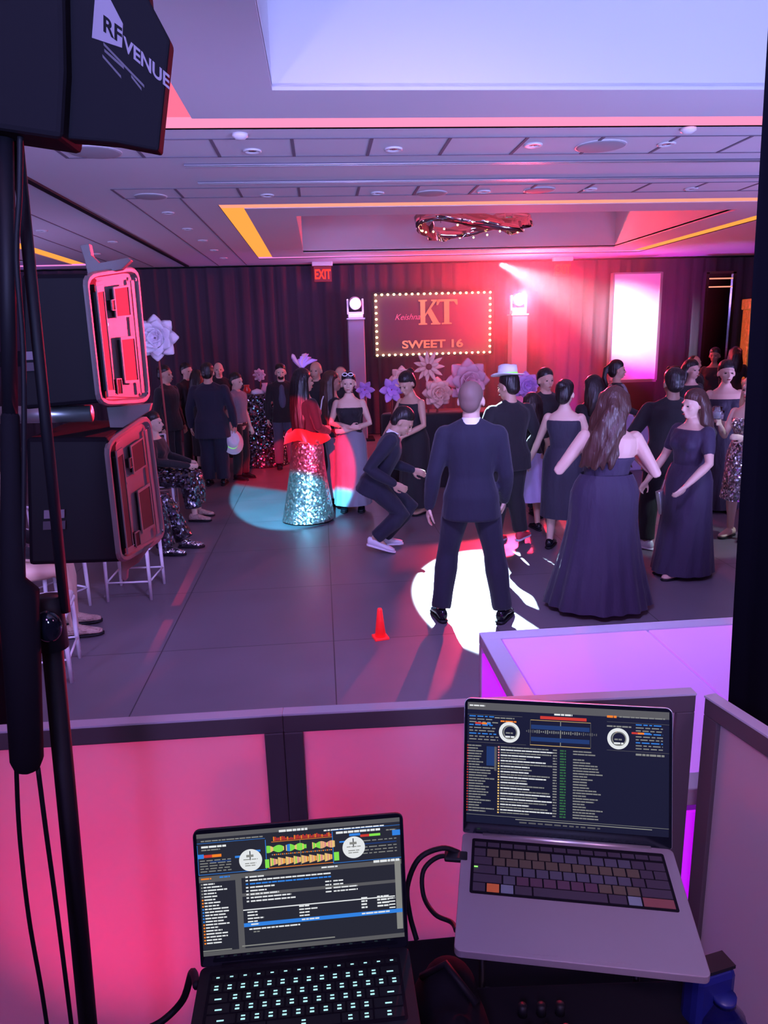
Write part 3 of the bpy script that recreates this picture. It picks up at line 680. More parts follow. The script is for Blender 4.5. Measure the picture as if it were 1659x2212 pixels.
# --- dancers nearest the booth
p, h = PX(1018, 822, 5.05)
person('bald man seen from behind in a navy suit standing wide on the dance floor', p, 168, h, 'skin_l', girth=1.04, hy=-12, hair='crop', hcol='stubble', vox=.008,
       top=JK('suit', .78), bottom=TR('suit'), collar='shirt',
       J={'kn'+'L': (.17, -.06, .50), 'anL': (.22, .02, .085), 'knR': (-.17, -.02, .50), 'anR': (-.23, .02, .085), 'ftL': 18, 'ftR': -18, 'elL': (.262, .05, 1.10), 'wrL': (.30, -.02, .86), 'elR': (-.245, -.02, 1.09), 'wrR': (-.24, -.16, .88)})
p, h = PX(1316, 838, 5.15)
person('woman from behind with long wavy hair and bare back in a floor length strapless dress', p, 172, h, 'skin_l', True, 1.30, hy=-10, hair='longwavy', hcol='hairbrown', vox=.008, eyes=False,
       dress=dict(mat='dressviolet', neck=1.24, hem=.05, rx=.41, ry=.34, wz=1.10, pleat=.035, npl=17, cx=.02), shoe='skin',
       J={'elL': (.36, .02, 1.13), 'wrL': (.22, -.24, 1.22), 'elR': (-.37, .05, 1.10), 'wrR': (-.24, -.20, 1.24), 'anL': (.05, .03, .085), 'anR': (-.14, .0, .085)}, side=-3)
# dancer in a crouch, profile to the right
qd = at_z(818, 1188, 0)
DA = person('man in a dark suit crouching low as he dances in white sneakers, facing right', (qd.x+.03, qd.y), 84, 1.74, 'skin', lean=24, pel=(.0, .05, .70), hy=-4, hp=12, vox=.008,
       top=JK('suit', .82), bottom=TR('suit'), collar='shirt', shoe='white', girth=1.04,
       J={'hiL': (.09, .05, .68), 'hiR': (-.09, .05, .68), 'knL': (.13, -.31, .43), 'knR': (-.12, -.22, .40), 'anL': (.12, -.02, .10), 'anR': (-.12, .06, .16), 'pitchR': .06,
          'shL': (.18, -.12, 1.14), 'shR': (-.18, -.12, 1.14), 'elL': (.27, -.08, .86), 'wrL': (.22, -.33, .78), 'elR': (-.26, .10, .88), 'wrR': (-.26, -.14, .74)})
# man in a white fedora, red sneakers
p, h = PX(1101, 806, 6.95)
HT = person('heavy man in a black suit and white fedora wearing red sneakers, turned away', p, 200, h, 'skin', girth=1.22, hy=18, hp=8, hair='short', vox=.009, top=JK('suitblack', .80), bottom=TR('suitblack'), shoe='red',
       J={'elL': (.34, .02, 1.12), 'wrL': (.31, -.12, .88), 'elR': (-.33, .02, 1.12), 'wrR': (-.30, -.16, .90), 'ftR': -60, 'ftL': -70, 'anR': (-.13, .05, .13), 'anL': (.08, -.12, .085)})
def fedora(loc, rz, tilt, s, lb, band='greenband'):
    e = empty('fedora_hat', loc, 0, lb, 'hat'); e.rotation_euler = Euler((radians(tilt), radians(-4), rz))
    mb = MB(); rs = []
    for r, z in ((.150, .012), (.148, .006), (.088, .004), (.086, .06), (.080, .105), (.062, .118), (.020, .108), (.001, .100)):
        rs.append([Vector((r*cos(2*pi*k/28), r*1.18*sin(2*pi*k/28), z+(.020*abs(cos(2*pi*k/28))**3 if r > .12 else 0)-(.016*exp_(k) if .03 < r < .07 else 0)))*s for k in range(28)])
    mb.rings(rs).build('crown', 'felt', e, smooth=True)
    MB().rings([[Vector((r*cos(2*pi*k/28), r*1.18*sin(2*pi*k/28), z))*s for k in range(28)] for r, z in ((.0895, .008), (.0885, .034))], cap=False).build('band', band, e)
    return e
def exp_(k): return abs(sin(2*pi*k/28))**4
hp_ = HT['W'](HT['H']((0, .01, 1.725)))
fedora(hp_, radians(218), 6, 1.0*HT['s'], 'white fedora with glowing green band worn by the man in red sneakers')
p, h = PX(1222, 822, 6.75)
person('woman with pulled back hair and bare shoulders in a black halter dress, arm hanging down', p, 150, h, 'skin_l', True, 1.05, hy=-8, hair='bun', vox=.009, dress=dict(mat='dressblack', neck=1.36, hem=.35, rx=.22, ry=.19, pleat=.01), shoe='black',
       J={'elL': (.28, -.10, 1.13), 'wrL': (.38, -.16, .90), 'elR': (-.25, -.08, 1.10), 'wrR': (-.18, -.26, 1.08)})
p, h = PX(1456, 797, 6.55)
person('broad man in a black suit seen from behind at the right, white sneakers', p, 172, h, 'skin_d', girth=1.25, hy=6, hair='short', vox=.009, top=JK('suitblack', .78), bottom=TR('suitblack'), shoe='white',
       J={'anL': (.16, .0, .085), 'knL': (.15, -.05, .5), 'anR': (-.14, .0, .085), 'ftL': 40, 'elL': (.37, .03, 1.14), 'elR': (-.37, .03, 1.14), 'wrL': (.36, -.10, .92), 'wrR': (-.36, -.10, .92)})
p, h = PX(1502, 843, 5.80)
person('woman facing left in a short sleeved dark violet gown, one arm reaching down', p, -72, h, 'skin_l', True, 1.18, hy=-6, hp=4, hair='long', hcol='hairbrown', vox=.008,
       dress=dict(mat='dressviolet', neck=1.40, slv='short', hem=.05, rx=.27, ry=.30, wz=1.08, pleat=.02), shoe='skin', eyes=True,
       J={'elL': (.28, -.06, 1.12), 'wrL': (.24, -.28, .93), 'elR': (-.26, -.06, 1.12), 'wrR': (-.22, -.30, .90), 'anL': (.08, -.12, .085), 'anR': (-.10, -.05, .085)})
p, h = PX(1572, 780, 7.9)
W21 = person('smiling woman facing the booth in an off shoulder black dress', p, -8, h, 'skin_l', True, 1.12, hair='pony', vox=.009, hy=-6,
       dress=dict(mat='dressblack', neck=1.33, hem=.05, rx=.26, ry=.22), J={'elR': (-.27, .04, 1.16), 'wrR': (-.16, -.22, 1.10)})
p, h = PX(1626, 814, 6.75)
W22 = person('blond woman half behind the right curtain raising a plastic cup, dress with silver strips', p, -60, h, 'skin_l', True, 1.0, hair='long', hcol='hairblond', vox=.008,
       dress=dict(mat='seqsilver', neck=1.33, hem=.45, rx=.22, ry=.20, pleat=.02), shoe='skin', J={'elR': (-.20, -.10, 1.12), 'wrR': (-.13, -.32, 1.27), 'elL': (.24, -.08, 1.12), 'wrL': (.12, -.28, 1.15), 'hdR': (.05, -.6, .8)})
# second row
p, h = PX(655, 798, 8.35)
W5 = person('woman with very long black hair, crimson sequinned skirt and pink feather headpiece', p, 118, h, 'skin', True, 1.18, hy=4, hair='verylong', vox=.009,
       dress=dict(mat='seqred', bmat='suitblack', neck=1.42, slv='long', hem=.03, rx=.29, ry=.31, wz=1.02, pleat=.012, npl=9, cy=.03),
       J={'elL': (.26, -.10, 1.12), 'wrL': (.10, -.25, 1.06), 'elR': (-.26, -.02, 1.12), 'wrR': (-.12, -.22, 1.04), 'hdL': (-.7, -.5, 0), 'hdR': (.7, -.5, 0)})
s5 = W5['s']
rs = []
for r, z in ((.19, 1.08), (.215, 1.03), (.225, .98), (.235, .95)):
    rs.append([Vector((r*(1+.10*sin(5*a+z*20))*cos(a), r*1.1*(1+.10*sin(5*a+z*20))*sin(a), z+.03*sin(3*a+1)))*s5 for a in [2*pi*k/40 for k in range(40)]])
tag(MB().rings(rs, cap=False).build('peplum', 'redsatin', W5['root'], smooth=True), label='bright red satin peplum')
p, h = PX(717, 803, 9.15)  # reddish brown puts the red rim light into her dark hair
W8 = person('woman with long dark hair beside a pale bag, between sequinned skirt and white sunglasses', p, 100, h, 'skin', True, 1.05, hair='verylong', hcol='hairbrown', top=('suitblack', .92, 1.42, 'elbow', .014, 'blouse'), bottom=('grey', .035, .93, .06), vox=.010)
p, h = PX(752, 805, 8.75)
W9 = person('woman facing the booth, white sunglasses on her head, choker, arms folded', p, -6, h, 'skin_l', True, 1.0, hair='pony', vox=.009,
       dress=dict(mat='grey', bmat='suitblack', neck=1.33, hem=.10, rx=.24, ry=.22, wz=1.04), J={'elR': (-.24, .0, 1.13), 'wrR': (.02, -.20, 1.10), 'elL': (.25, .02, 1.12), 'wrL': (-.04, -.17, 1.05), 'hdR': (1, -.1, 0), 'hdL': (-1, -.1, 0)})
MB().tube([W9['H']((0, .012, 1.515)), W9['H']((0, .012, 1.530))], [.050, .050], 18, cap=False).build('choker', 'black', W9['root'])
p, h = PX(893, 800, 8.5)
W11 = person('tall woman in a sleeveless black gown bending her bare arm down over a drink', p, -48, h, 'skin', True, 1.0, hp=18, lean=8, hair='bun', vox=.009, dress=dict(mat='suitblack', neck=1.38, hem=.10, rx=.22, ry=.22),
       J={'elR': (-.24, -.16, 1.10), 'wrR': (-.18, -.38, .95), 'elL': (.25, -.12, 1.12), 'wrL': (.12, -.36, 1.0)}, shoe='skin')
p, h = PX(1180, 797, 8.1)
person('heavy set man with a round face in a dark top standing behind the fedora', p, 12, h, 'skin', girth=1.25, hair='short', top=JK('suitblack'), bottom=TR('suitblack'))
p, h = PX(1280, 812, 7.7)
person('person with dark hair mostly hidden behind the woman with the bare back', p, 200, h, 'skin', True, 1.0, hair='long', vox=.012, top=('suitblack', .85, 1.45, 'long', .015, 'blouse'), bottom=TR('suitblack'), eyes=False)
p, h = PX(1335, 779, 9.7)
person('waiter with a ponytail and grey vest walking right in front of the white lit panel', p, 76, h, 'skin', True, 1.12, hair='pony', hy=10, vox=.010, top=('suitblack', .92, 1.45, 'long', .012, 'shirt'), bottom=TR('suitblack'),
       J={'elR': (-.26, -.05, 1.12), 'wrR': (-.24, -.30, 1.02), 'elL': (.26, -.03, 1.12), 'wrL': (.24, -.28, 1.0)}, extra=None)
WV = [o for o in bpy.data.objects if o.type == 'EMPTY' and 'ponytail and grey vest' in o.get('label', '')][0]
vb = MB(); s_ = h/1.75
for (z, rx, ry, yo) in (): pass
vb.rings([[Vector((rx*cos(2*pi*k/20), ry*sin(2*pi*k/20)+yo, z))*s_ for k in range(20)] for z, rx, ry, yo in ((.92, .215, .16, 0), (1.0, .20, .145, 0), (1.09, .18, .135, 0), (1.2, .188, .145, -.01), (1.3, .205, .155, -.01), (1.38, .185, .13, 0), (1.43, .13, .10, .005))])
vb.build('vest', 'grey', WV, remesh=.012, sm=3)
p, h = PX(605, 787, 12.0)
M4 = person('bearded man facing the booth in a dark patterned jacket over a slate shirt', p, 4, h, 'skin_l', hair='short', top=JK('suitblack'), bottom=TR('slate'), vox=.011)
MB().ell(M4['H']((0, -.045, 1.565)), Vector((.050, .048, .040)), None).build('beard', 'hair', M4['root'], smooth=True)
MB().ell(M4['s']*Vector((0, -.10, 1.22)), Vector((.065, .045, .20))).build('shirt', 'slate', M4['root'], smooth=True)
p, h = PX(508, 806, 11.2)
M3 = person('young man in grey vest and dark trousers holding a white hat by his side', p, 62, h, 'skin_l', hair='short', top=('grey', .95, 1.45, 'short', .016, 'vest'), bottom=TR('suitblack'), vox=.011, hp=6,
       J={'elR': (-.28, .02, 1.10), 'wrR': (-.28, -.04, .86), 'hdR': (0, 0, -1)})
fedora(M3['J']['wrR']+Vector((-.02, -.06, -.16)), .6, 62, 1.25, 'white hat with green band held low by the young man in the grey vest')
p, h = PX(447, 785, 10.8)
person('large person from behind in a long dark navy suit near the left tables', p, 176, h, 'skin', girth=1.30, hair='short', top=JK('suit', .70), bottom=('suit', .030, .97, .03), vox=.011, eyes=False)
p, h = PX(681, 781, 10.9)
person('bald man in dark clothes standing behind the pink feather', p, -20, h, 'skin', hair='none', top=JK('suitblack'), bottom=TR('suitblack'), vox=.012)
p, h = PX(735, 792, 10.2)
person('man with a high forehead behind the woman with white sunglasses', p, -5, h, 'skin', hair='crop', hcol='stubble', top=JK('suitblack'), bottom=TR('suitblack'), vox=.012)
p, h = PX(471, 783, 13.5)
person('bald man at the back left behind the large person in navy', p, 10, h, 'skin_l', hair='none', top=JK('suitblack'), bottom=TR('suitblack'), vox=.012)
p, h = PX(402, 785, 12.6)
person('person with dark hair at the back left turned to the side', p, 50, h, 'skin_l', hair='short', top=JK('suitblack'), bottom=TR('suitblack'), vox=.012)
p, h = PX(426, 800, 12.0)
person('woman with long hair at the back left beside the large person in navy', p, 150, h, 'skin_l', True, hair='long', dress=dict(mat='suitblack', hem=.3, rx=.2, ry=.18), vox=.012, eyes=False)
p, h = PX(355, 790, 11.2)
person('man in dark clothes just right of the white flower and speaker', p, 70, h, 'skin', hair='short', girth=1.15, top=JK('suitblack'), bottom=TR('suitblack'), vox=.012)
# far right group
for px, py, Y, fc, fm_, hr, sk, lb in ((1502, 768, 11.2, 30, False, 'crop', 'skin', 'man with cropped hair in the far right group before the mirror'),
        (1545, 752, 12.4, -40, True, 'pony', 'skin_d', 'tall woman with dark ponytail in the far right group'),
        (1590, 750, 13.0, 150, True, 'long', 'skin_d', 'woman with dark hair turned away in front of the gold column'),
        (1462, 792, 10.4, 40, True, 'bun', 'skin', 'woman with a bun partly hidden by the broad man in black'),
        (1496, 778, 9.2, 20, True, 'long', 'skin_l', 'woman with long hair lit red left of the smiling woman')):
    p, h = PX(px, py, Y)
    person(lb, p, fc, h, sk, fm_, 1.0, hair=hr, top=('suitblack', .85, 1.42, 'long' if not fm_ else 'short', .015, 'shirt'), bottom=TR('suitblack'), vox=.012, J={'elR': (-.26, -.06, 1.14), 'wrR': (-.18, -.30, 1.12)})
# lavender skirted girl behind the fedora man
p, h = PX(1148, 850, 7.45)
person('girl in a pale lavender skirt standing behind the man in red sneakers', p, 190, h, 'skin', True, 1.0, hair='long', dress=dict(mat='lavender', bmat='suitblack', neck=1.38, slv='short', hem=.42, rx=.34, ry=.26, wz=1.02, pleat=.03), shoe='black', vox=.011, eyes=False)
# seated guests on the left
def chair(pos, face, lb, z=0):
    e = empty('banquet_chair', (*pos, z), radians(face), lb, 'chair', 'white banquet chairs on the left')
    for sx, sy in ((-1, -1), (1, -1)): MB().tube([(sx*.19, sy*.19, 0), (sx*.185, sy*.185, .44)], [.013, .017], 10).build('leg', 'chair', e, smooth=True)
    for sx in (-1, 1): MB().tube([(sx*.18, .22, 0), (sx*.175, .19, .44), (sx*.185, .22, .92)], [.013, .017, .014], 10).build('leg', 'chair', e, smooth=True)
    MB().box((0, 0, .445), (.42, .42, .03)).build('seat_frame', 'chair', e, bevel=.01)
    MB().box((0, -.005, .48), (.40, .40, .045)).build('cushion', 'cushion', e, bevel=.02)
    for zz in (.60, .74, .92): MB().tube([(-.185, .205+.02*(zz-.5), zz), (.185, .205+.02*(zz-.5), zz)], .011, 8).build('rail', 'chair', e, smooth=True)
    for k in range(5): x = -.12+.06*k; MB().tube([(x, .21, .60), (x, .215, .92)], .008, 8).build('spindle', 'chair', e, smooth=True)
    for zz in (.16,): 
        for a, b in (((-.19,-.19),(.19,-.19)), ((-.18,.21),(.18,.21)), ((-.19,-.19),(-.18,.21)), ((.19,-.19),(.18,.21))): MB().tube([(a[0], a[1], zz), (b[0], b[1], zz)], .008, 8).build('stretcher', 'chair', e, smooth=True)
    return e
SEATJ = dict(hiL=(.10, .0, .56), hiR=(-.10, .0, .56), knL=(.13, -.42, .54), knR=(-.13, -.42, .54), anL=(.14, -.42, .09), anR=(-.14, -.46, .09), elL=(.25, -.06, .78), elR=(-.25, -.06, .78), wrL=(.14, -.30, .68), wrR=(-.14, -.30, .68))
def seated(lb, pos, face, z=0, **k):
    return person(lb, pos, face, k.pop('h', 1.68), pel=(0, 0, .56), J={**SEATJ, **k.pop('JJ', {})}, **k)
chair((-2.02, 8.75), 95, 'white banquet chair under the seated woman in black sequins')
seated('seated woman in profile wearing black sequins, furry boots and holding a small clutch', (-2.0, 8.75), 82, skin='skin_l', fem=True, hair='bun', top=('suitblack', .86, 1.42, 'long', .018, 'jacket'), bottom=('seqblack', .05, .80, .02), shoe='fur', vox=.010, JJ=dict(wrL=(.1, -.38, .72), wrR=(-.06, -.40, .70)))
chair((-2.15, 7.35), 95, 'white banquet chair hidden behind the lower loudspeaker')
seated('seated person mostly hidden behind the lower loudspeaker, silver sequinned shoes showing', (-2.1, 7.35), 84, skin='skin', fem=True, hair='long', top=('suitblack', .86, 1.42, 'long', .018, 'jacket'), bottom=('seqblack', .04, .97, .03), shoe='seq', vox=.011, JJ=dict(anL=(.14, -.62, .09), anR=(-.14, -.50, .09)))
chair((-2.25, 5.75), 150, 'white banquet chair showing its legs under the loudspeaker, left of the pair')
chair((-1.68, 6.1), 178, 'white banquet chair showing its legs under the loudspeaker, right of the pair')
chair((-1.90, 4.55), 100, 'white banquet chair nearest the booth behind the antenna stand')
seated('seated person behind the loudspeakers with bare legs and furry shoes', (-2.35, 5.2), 100, skin='skin_l', fem=True, hair='short', dress=None, top=('suitblack', .84, 1.42, 'long', .018, 'jacket'), shoe='fur', vox=.011)
chair((-2.30, 9.95), 185, 'white banquet chair with open spindle back left of the large person in navy')
chair((-2.95, 10.3), 170, 'white banquet chair behind the seated woman in black sequins')

# cups and glasses
def cup(loc, lb, s=1.0, nm='plastic_cup'):
    e = empty(nm, loc, 0, lb, 'cup'); MB().lathe([(.001, 0), (.028*s, 0), (.036*s, .10*s), (.034*s, .10*s), (.026*s, .006), (.001, .006)]).build('shell', 'glass', e, smooth=True)
    MB().lathe([(.001, .008), (.027*s, .008), (.031*s, .06*s), (.001, .06*s)]).build('drink', 'felt', e, smooth=True)
cup(W22['J']['wrR']+Vector((-.06, -.04, .06)), 'clear cup raised by the blond woman at the curtain', 1.2)
cup(W11['J']['wrR']+Vector((.02, -.07, -.10)), 'glass held low by the tall woman in the sleeveless black gown', 1.1, 'drinking_glass')
cup(W21['J']['wrR']+Vector((0, -.08, .02)), 'clear cup held by the smiling woman')
# white sunglasses on the woman's head
e = empty('sunglasses', W9['W'](W9['H']((0, -.055, 1.735))), radians(-6), 'white sunglasses pushed up on the folded arms woman', 'sunglasses')
for sx in (-1, 1):
    MB().tube([(sx*.035+.028*cos(2*pi*k/16), -.02, .018*sin(2*pi*k/16)) for k in range(17)], .006, 6).build('rim', 'white', e, smooth=True)
    MB().ell((sx*.035, -.02, 0), (.024, .004, .016)).build('lens', 'blackgloss', e)
MB().box((0, -.02, .004), (.02, .006, .006)).build('bridge', 'white', e)
for sx in (-1, 1): MB().tube([(sx*.063, -.02, 0), (sx*.082, .07, -.01)], .003, 6).build('temple', 'white', e)
# pale bag beside the long haired woman
e = empty('shoulder_bag', (W8['root'].location.x-.02, W8['root'].location.y-.34, 0), 0, 'pale narrow bag hanging beside the woman with long dark hair', 'bag')
MB().box((-.17, 0, .96), (.07, .12, .30)).build('body', 'white', e, bevel=.02); MB().tube([(-.17, 0, 1.10), (-.12, .12, 1.36), (-.1, .2, 1.40)], .008, 6).build('strap', 'white', e)
# small bag on the broad man's side
e = empty('silver_clutch', at_y(1428, 1085, 5.9), .3, 'narrow silver clutch hanging in front of the woman in violet', 'bag')
MB().box((0, 0, 0), (.06, .05, .22), Euler((0, -.25, 0)).to_matrix()).build('body', 'silver', e, bevel=.01)
MB().tube([(0, 0, .11), (.03, 0, .2), (.06, 0, .26)], .004, 6).build('wrist_strap', 'silver', e)

# ---------------------------------------------------------------- flowers and tables
def petals(e, n, ln, wd, mt, tilt, z0=0, r0=.02, curlz=.0, ph=0, wav=0):
    for k in range(n):
        a = 2*pi*k/n+ph; d = Vector((cos(a), 0, sin(a))); sdv = Vector((-sin(a), 0, cos(a))); fr = Vector((0, -1, 0))
        rs = []
        for i in range(7):
            t = i/6; w_ = wd*sin(pi*(.12+.86*t))**.8; c = d*(r0+ln*t*cos(tilt))+fr*(ln*t*sin(tilt)+curlz*t*t+z0+wav*sin(t*9+k))
            rs.append([c-sdv*w_, c-sdv*w_*.5+fr*.02*ln, c+fr*.05*ln, c+sdv*w_*.5+fr*.02*ln, c+sdv*w_, c+sdv*w_*.5-fr*.012, c-fr*.006, c-sdv*w_*.5-fr*.012])
        MB().rings(rs).build('petal', mt, e, smooth=True)
def big_flower(loc, lb, r, mt, kind='daisy', stem=None, group='giant paper flowers behind the dancers'):
    e = empty('paper_flower', loc, 0, lb, 'flower', group)
    if kind == 'daisy':
        petals(e, 11, r, r*.17, mt, .15, 0, .03, .05); petals(e, 8, r*.7, r*.15, mt, .55, .02, .03, 0, .3)
        MB().ell((0, -.07, 0), (r*.22, r*.15, r*.22)).build('core', 'core', e, smooth=True)
    elif kind == 'ruffle':
        for q, (t, n) in enumerate(((.05, 8), (.5, 7), (.95, 6), (1.25, 5))): petals(e, n, r*(1-.13*q), r*.40, mt, t, .02*q, .01, .0, q*.4, .014)
    else:
        petals(e, 6, r, r*.3, mt, .5, 0, .01, .05); petals(e, 5, r*.7, r*.25, mt, 1.0, 0, .01, .02, .5)
    if stem: MB().tube([(0, .03, 0), (.01, .05, -stem*.5), (0, .05, -stem)], .012, 8).build('stem', 'core', e, smooth=True)
    return e
FY = 10.1
for px, py, r, mt, kind, lb in ((925, 792, .19, 'peachpetal', 'daisy', 'giant pink star shaped flower with dark core above the others'), (945, 848, .21, 'peachpetal', 'ruffle', 'giant ruffled peach flower below the star shaped one'),
        (1010, 822, .30, 'pinkpetal', 'ruffle', 'largest ruffled pink flower left of the white fedora'), (868, 818, .17, 'peachpetal', 'ruffle', 'peach feathery flower above the crouching man'),
        (846, 842, .20, 'violetpetal', 'lily', 'pale violet lily behind the crouching man'), (1135, 832, .19, 'violetpetal', 'ruffle', 'violet ruffled flower right of the white fedora'), (788, 842, .14, 'violetpetal', 'lily', 'bright violet lily right of the woman with sunglasses')):
    q = at_y(px, py, FY); big_flower(q, lb, r, mt, kind, q.z-1.03)
q = at_y(337, 730, 9.0); big_flower(q, 'big white flower peeking out behind the upper loudspeaker', .26, 'whitepetal', 'ruffle', q.z-.02, group=None)
q = at_y(560, 810, 12.4); e = big_flower(q, 'pink round flower on a stem over the sequinned table', .10, 'pinkpetal', 'ruffle', .22, group=None)
def table(x, y, r, z, mt, lb, ry=None):
    e = empty('covered_table', (x, y, 0), 0, lb, 'table'); rs = []
    for zz, rr in ((z, .98), (z-.02, 1.0), (z*.7, 1.0), (z*.35, 1.03), (.01, 1.06)):
        rs.append([Vector((r*rr*(1+.02*sin(18*a)*(z-zz)/z)*cos(a), (ry or r)*rr*(1+.02*sin(18*a)*(z-zz)/z)*sin(a), zz)) for a in [2*pi*k/96 for k in range(96)]])
    MB().rings([[Vector((.001*cos(a), .001*sin(a), z)) for a in [2*pi*k/96 for k in range(96)]]]+rs, cap=False).build('tablecloth', mt, e, smooth=True)
    MB().lathe([(.05, .02), (.05, z-.05), (.3, z-.03)]).build('pedestal', 'black', e)
    return e
table(1.95, 10.35, 1.12, 1.02, 'suitblack', 'long table under a black cloth behind the dancers, holding giant flowers', .45)
qt = at_y(548, 848, 12.5); table(qt.x+.1, 12.5, .42, qt.z, 'seqblack', 'high round table under a black sequinned cloth at the left back')
for k, (dx, dy, mt, lb) in enumerate(((-.2, -.12, 'redsatin', 'small red vase on the sequinned table'), (.1, -.1, 'pinkpetal', 'low pink dish on the sequinned table'), (.25, -.15, 'glass', 'clear glass on the sequinned table'), (-.02, -.25, 'whitepetal', 'white folded napkin on the sequinned table'))):
    o = MB().lathe([(.001, 0), (.05, 0), (.07, .05), (.04, .10+.02*k), (.05, .14+.02*k), (.001, .13+.02*k)] if k != 3 else [(.001, 0), (.11, 0), (.09, .05), (.001, .08)]).build(['vase', 'dish', 'drinking_glass', 'napkin'][k], mt, None, smooth=True, loc=(qt.x+.1+dx, 12.5+dy, qt.z))
    tag(o, lb, ['vase', 'dish', 'glass', 'napkin'][k])
o = MB().box((0, 0, .43), (.9, .5, .86)).build('service_cart', 'lavender', None, bevel=.02, loc=(4.45, 10.75, 0)); tag(o, 'pale cloth covered cart beside the waiter', 'cart')
# pink feather headpiece
e = empty('feather_headpiece', W5['W'](W5['H']((.03, .0, 1.77))), radians(118), 'pink feather headpiece on the woman in the crimson skirt', 'headpiece')
for k in range(11):
    a = -1.2+2.6*k/10; d = Vector((cos(a)*.5, -sin(a)*.9, .75+.25*cos(k)))
    MB().tube([(0, 0, -.02), d*.07, d*.13+Vector((.02*sin(k), -.02, .0)), d*.17+Vector((.03*sin(k), -.05, -.02))], [.006, .020, .024, .006], 8).build('feather', 'violetpetal' if k % 3 else 'pinkpetal', e, smooth=True)
# cone on the dance floor
q = at_z(822, 1378, 0); e = empty('traffic_cone', (q.x, q.y, 0), .2, 'small glowing red cone standing alone on the dance floor', 'cone')
MB().lathe([(.040, .010), (.018, .215), (.014, .225), (.001, .225)], n=24).build('cone_body', 'cone', e, smooth=True); MB().box((0, 0, .008), (.105, .105, .016)).build('base', 'cone', e, bevel=.004)

# ---------------------------------------------------------------- lit deck in front of the booth
X0, X1, Y0, Y1, ZT = .70, 2.30, 1.90, 3.20, .70
e = empty('lit_bar_counter', ((X0+X1)/2, (Y0+Y1)/2, 0), 0, 'low white framed counter with glowing magenta top in front of the booth', 'counter'); w2, d2 = (X1-X0)/2, (Y1-Y0)/2
fr = MB(); b = .085
for (cx, cy, sx, sy) in ((0, d2-b/2, 2*w2, b), (0, -d2+b/2, 2*w2, b), (-w2+b/2, 0, b, 2*d2-2*b), (w2-b/2, 0, b, 2*d2-2*b)): fr.box((cx, cy, ZT-.03), (sx, sy, .06))
for sx in (-1, 1):
    for sy in (-1, 1): fr.box((sx*(w2-.025), sy*(d2-.025), ZT/2-.03), (.05, .05, ZT-.06))
fr.build('frame', 'acrylicframe', e, bevel=.004)
for k in range(2):
    xa = -w2+b+.003+k*(w2-b); MB().box((xa+(w2-b)/2-.003, 0, ZT-.028), (w2-b-.012, 2*d2-2*b-.006, .05)).build('top_panel', 'acrylic', e, bevel=.004)
MB().box((0, 0, ZT-.04), (.03, 2*d2-2*b, .05)).build('divider', 'acrylicframe', e)
for (cx, cy, sx, sy) in ((-w2+.012, 0, .012, 2*d2-.1), (w2-.012, 0, .012, 2*d2-.1), (0, -d2+.012, 2*w2-.1, .012), (0, d2-.012, 2*w2-.1, .012)):
    MB().box((cx, cy, ZT/2-.04), (sx, sy, ZT-.1)).build('side_panel', 'acrylicside', e)

# ---------------------------------------------------------------- booth facade
def facade(a, b, lb, z1=1.15, z0=.04, t=.05, d=.03):
    a, b = Vector(a), Vector(b); dx = b-a; L_ = dx.length; ang = atan2(dx.y, dx.x)
    e = empty('facade_panel', (a.x, a.y, 0), ang, lb, 'facade panel')
    f = MB()
    f.box((L_/2, 0, z1-t/2), (L_, d, t)); f.box((L_/2, 0, z0+t/2), (L_, d, t)); f.box((t/2, 0, (z0+z1)/2), (t, d, z1-z0-2*t)); f.box((L_-t/2, 0, (z0+z1)/2), (t, d, z1-z0-2*t))
    f.build('frame', 'frame', e, bevel=.003)
    MB().box((L_/2, 0, z1+.003), (L_, d+.006, .006)).build('lit_top_strip', 'acrylicframe', e, bevel=.001)  # pale strip puts the hall light into the frame's top edge
    MB().box((L_/2, 0, (z0+z1)/2), (L_-2*t+.006, .004, z1-z0-2*t+.006)).build('fabric', 'stretch', e)
    for zz in (.35, 1.0): MB().tube([(-.0, d/2, zz-.03), (0, d/2, zz+.03)], .008, 8).build('hinge', 'silver', e)
    return e
facade((-1.20, 1.745), (-.1415, 1.73), 'left white fabric facade panel behind the smaller laptop')
facade((-.1405, 1.73), (.955, 1.69), 'middle white fabric facade panel behind the larger laptop')
facade((.985, 1.665), (1.17, .80), 'right white fabric facade panel angled toward the viewer')

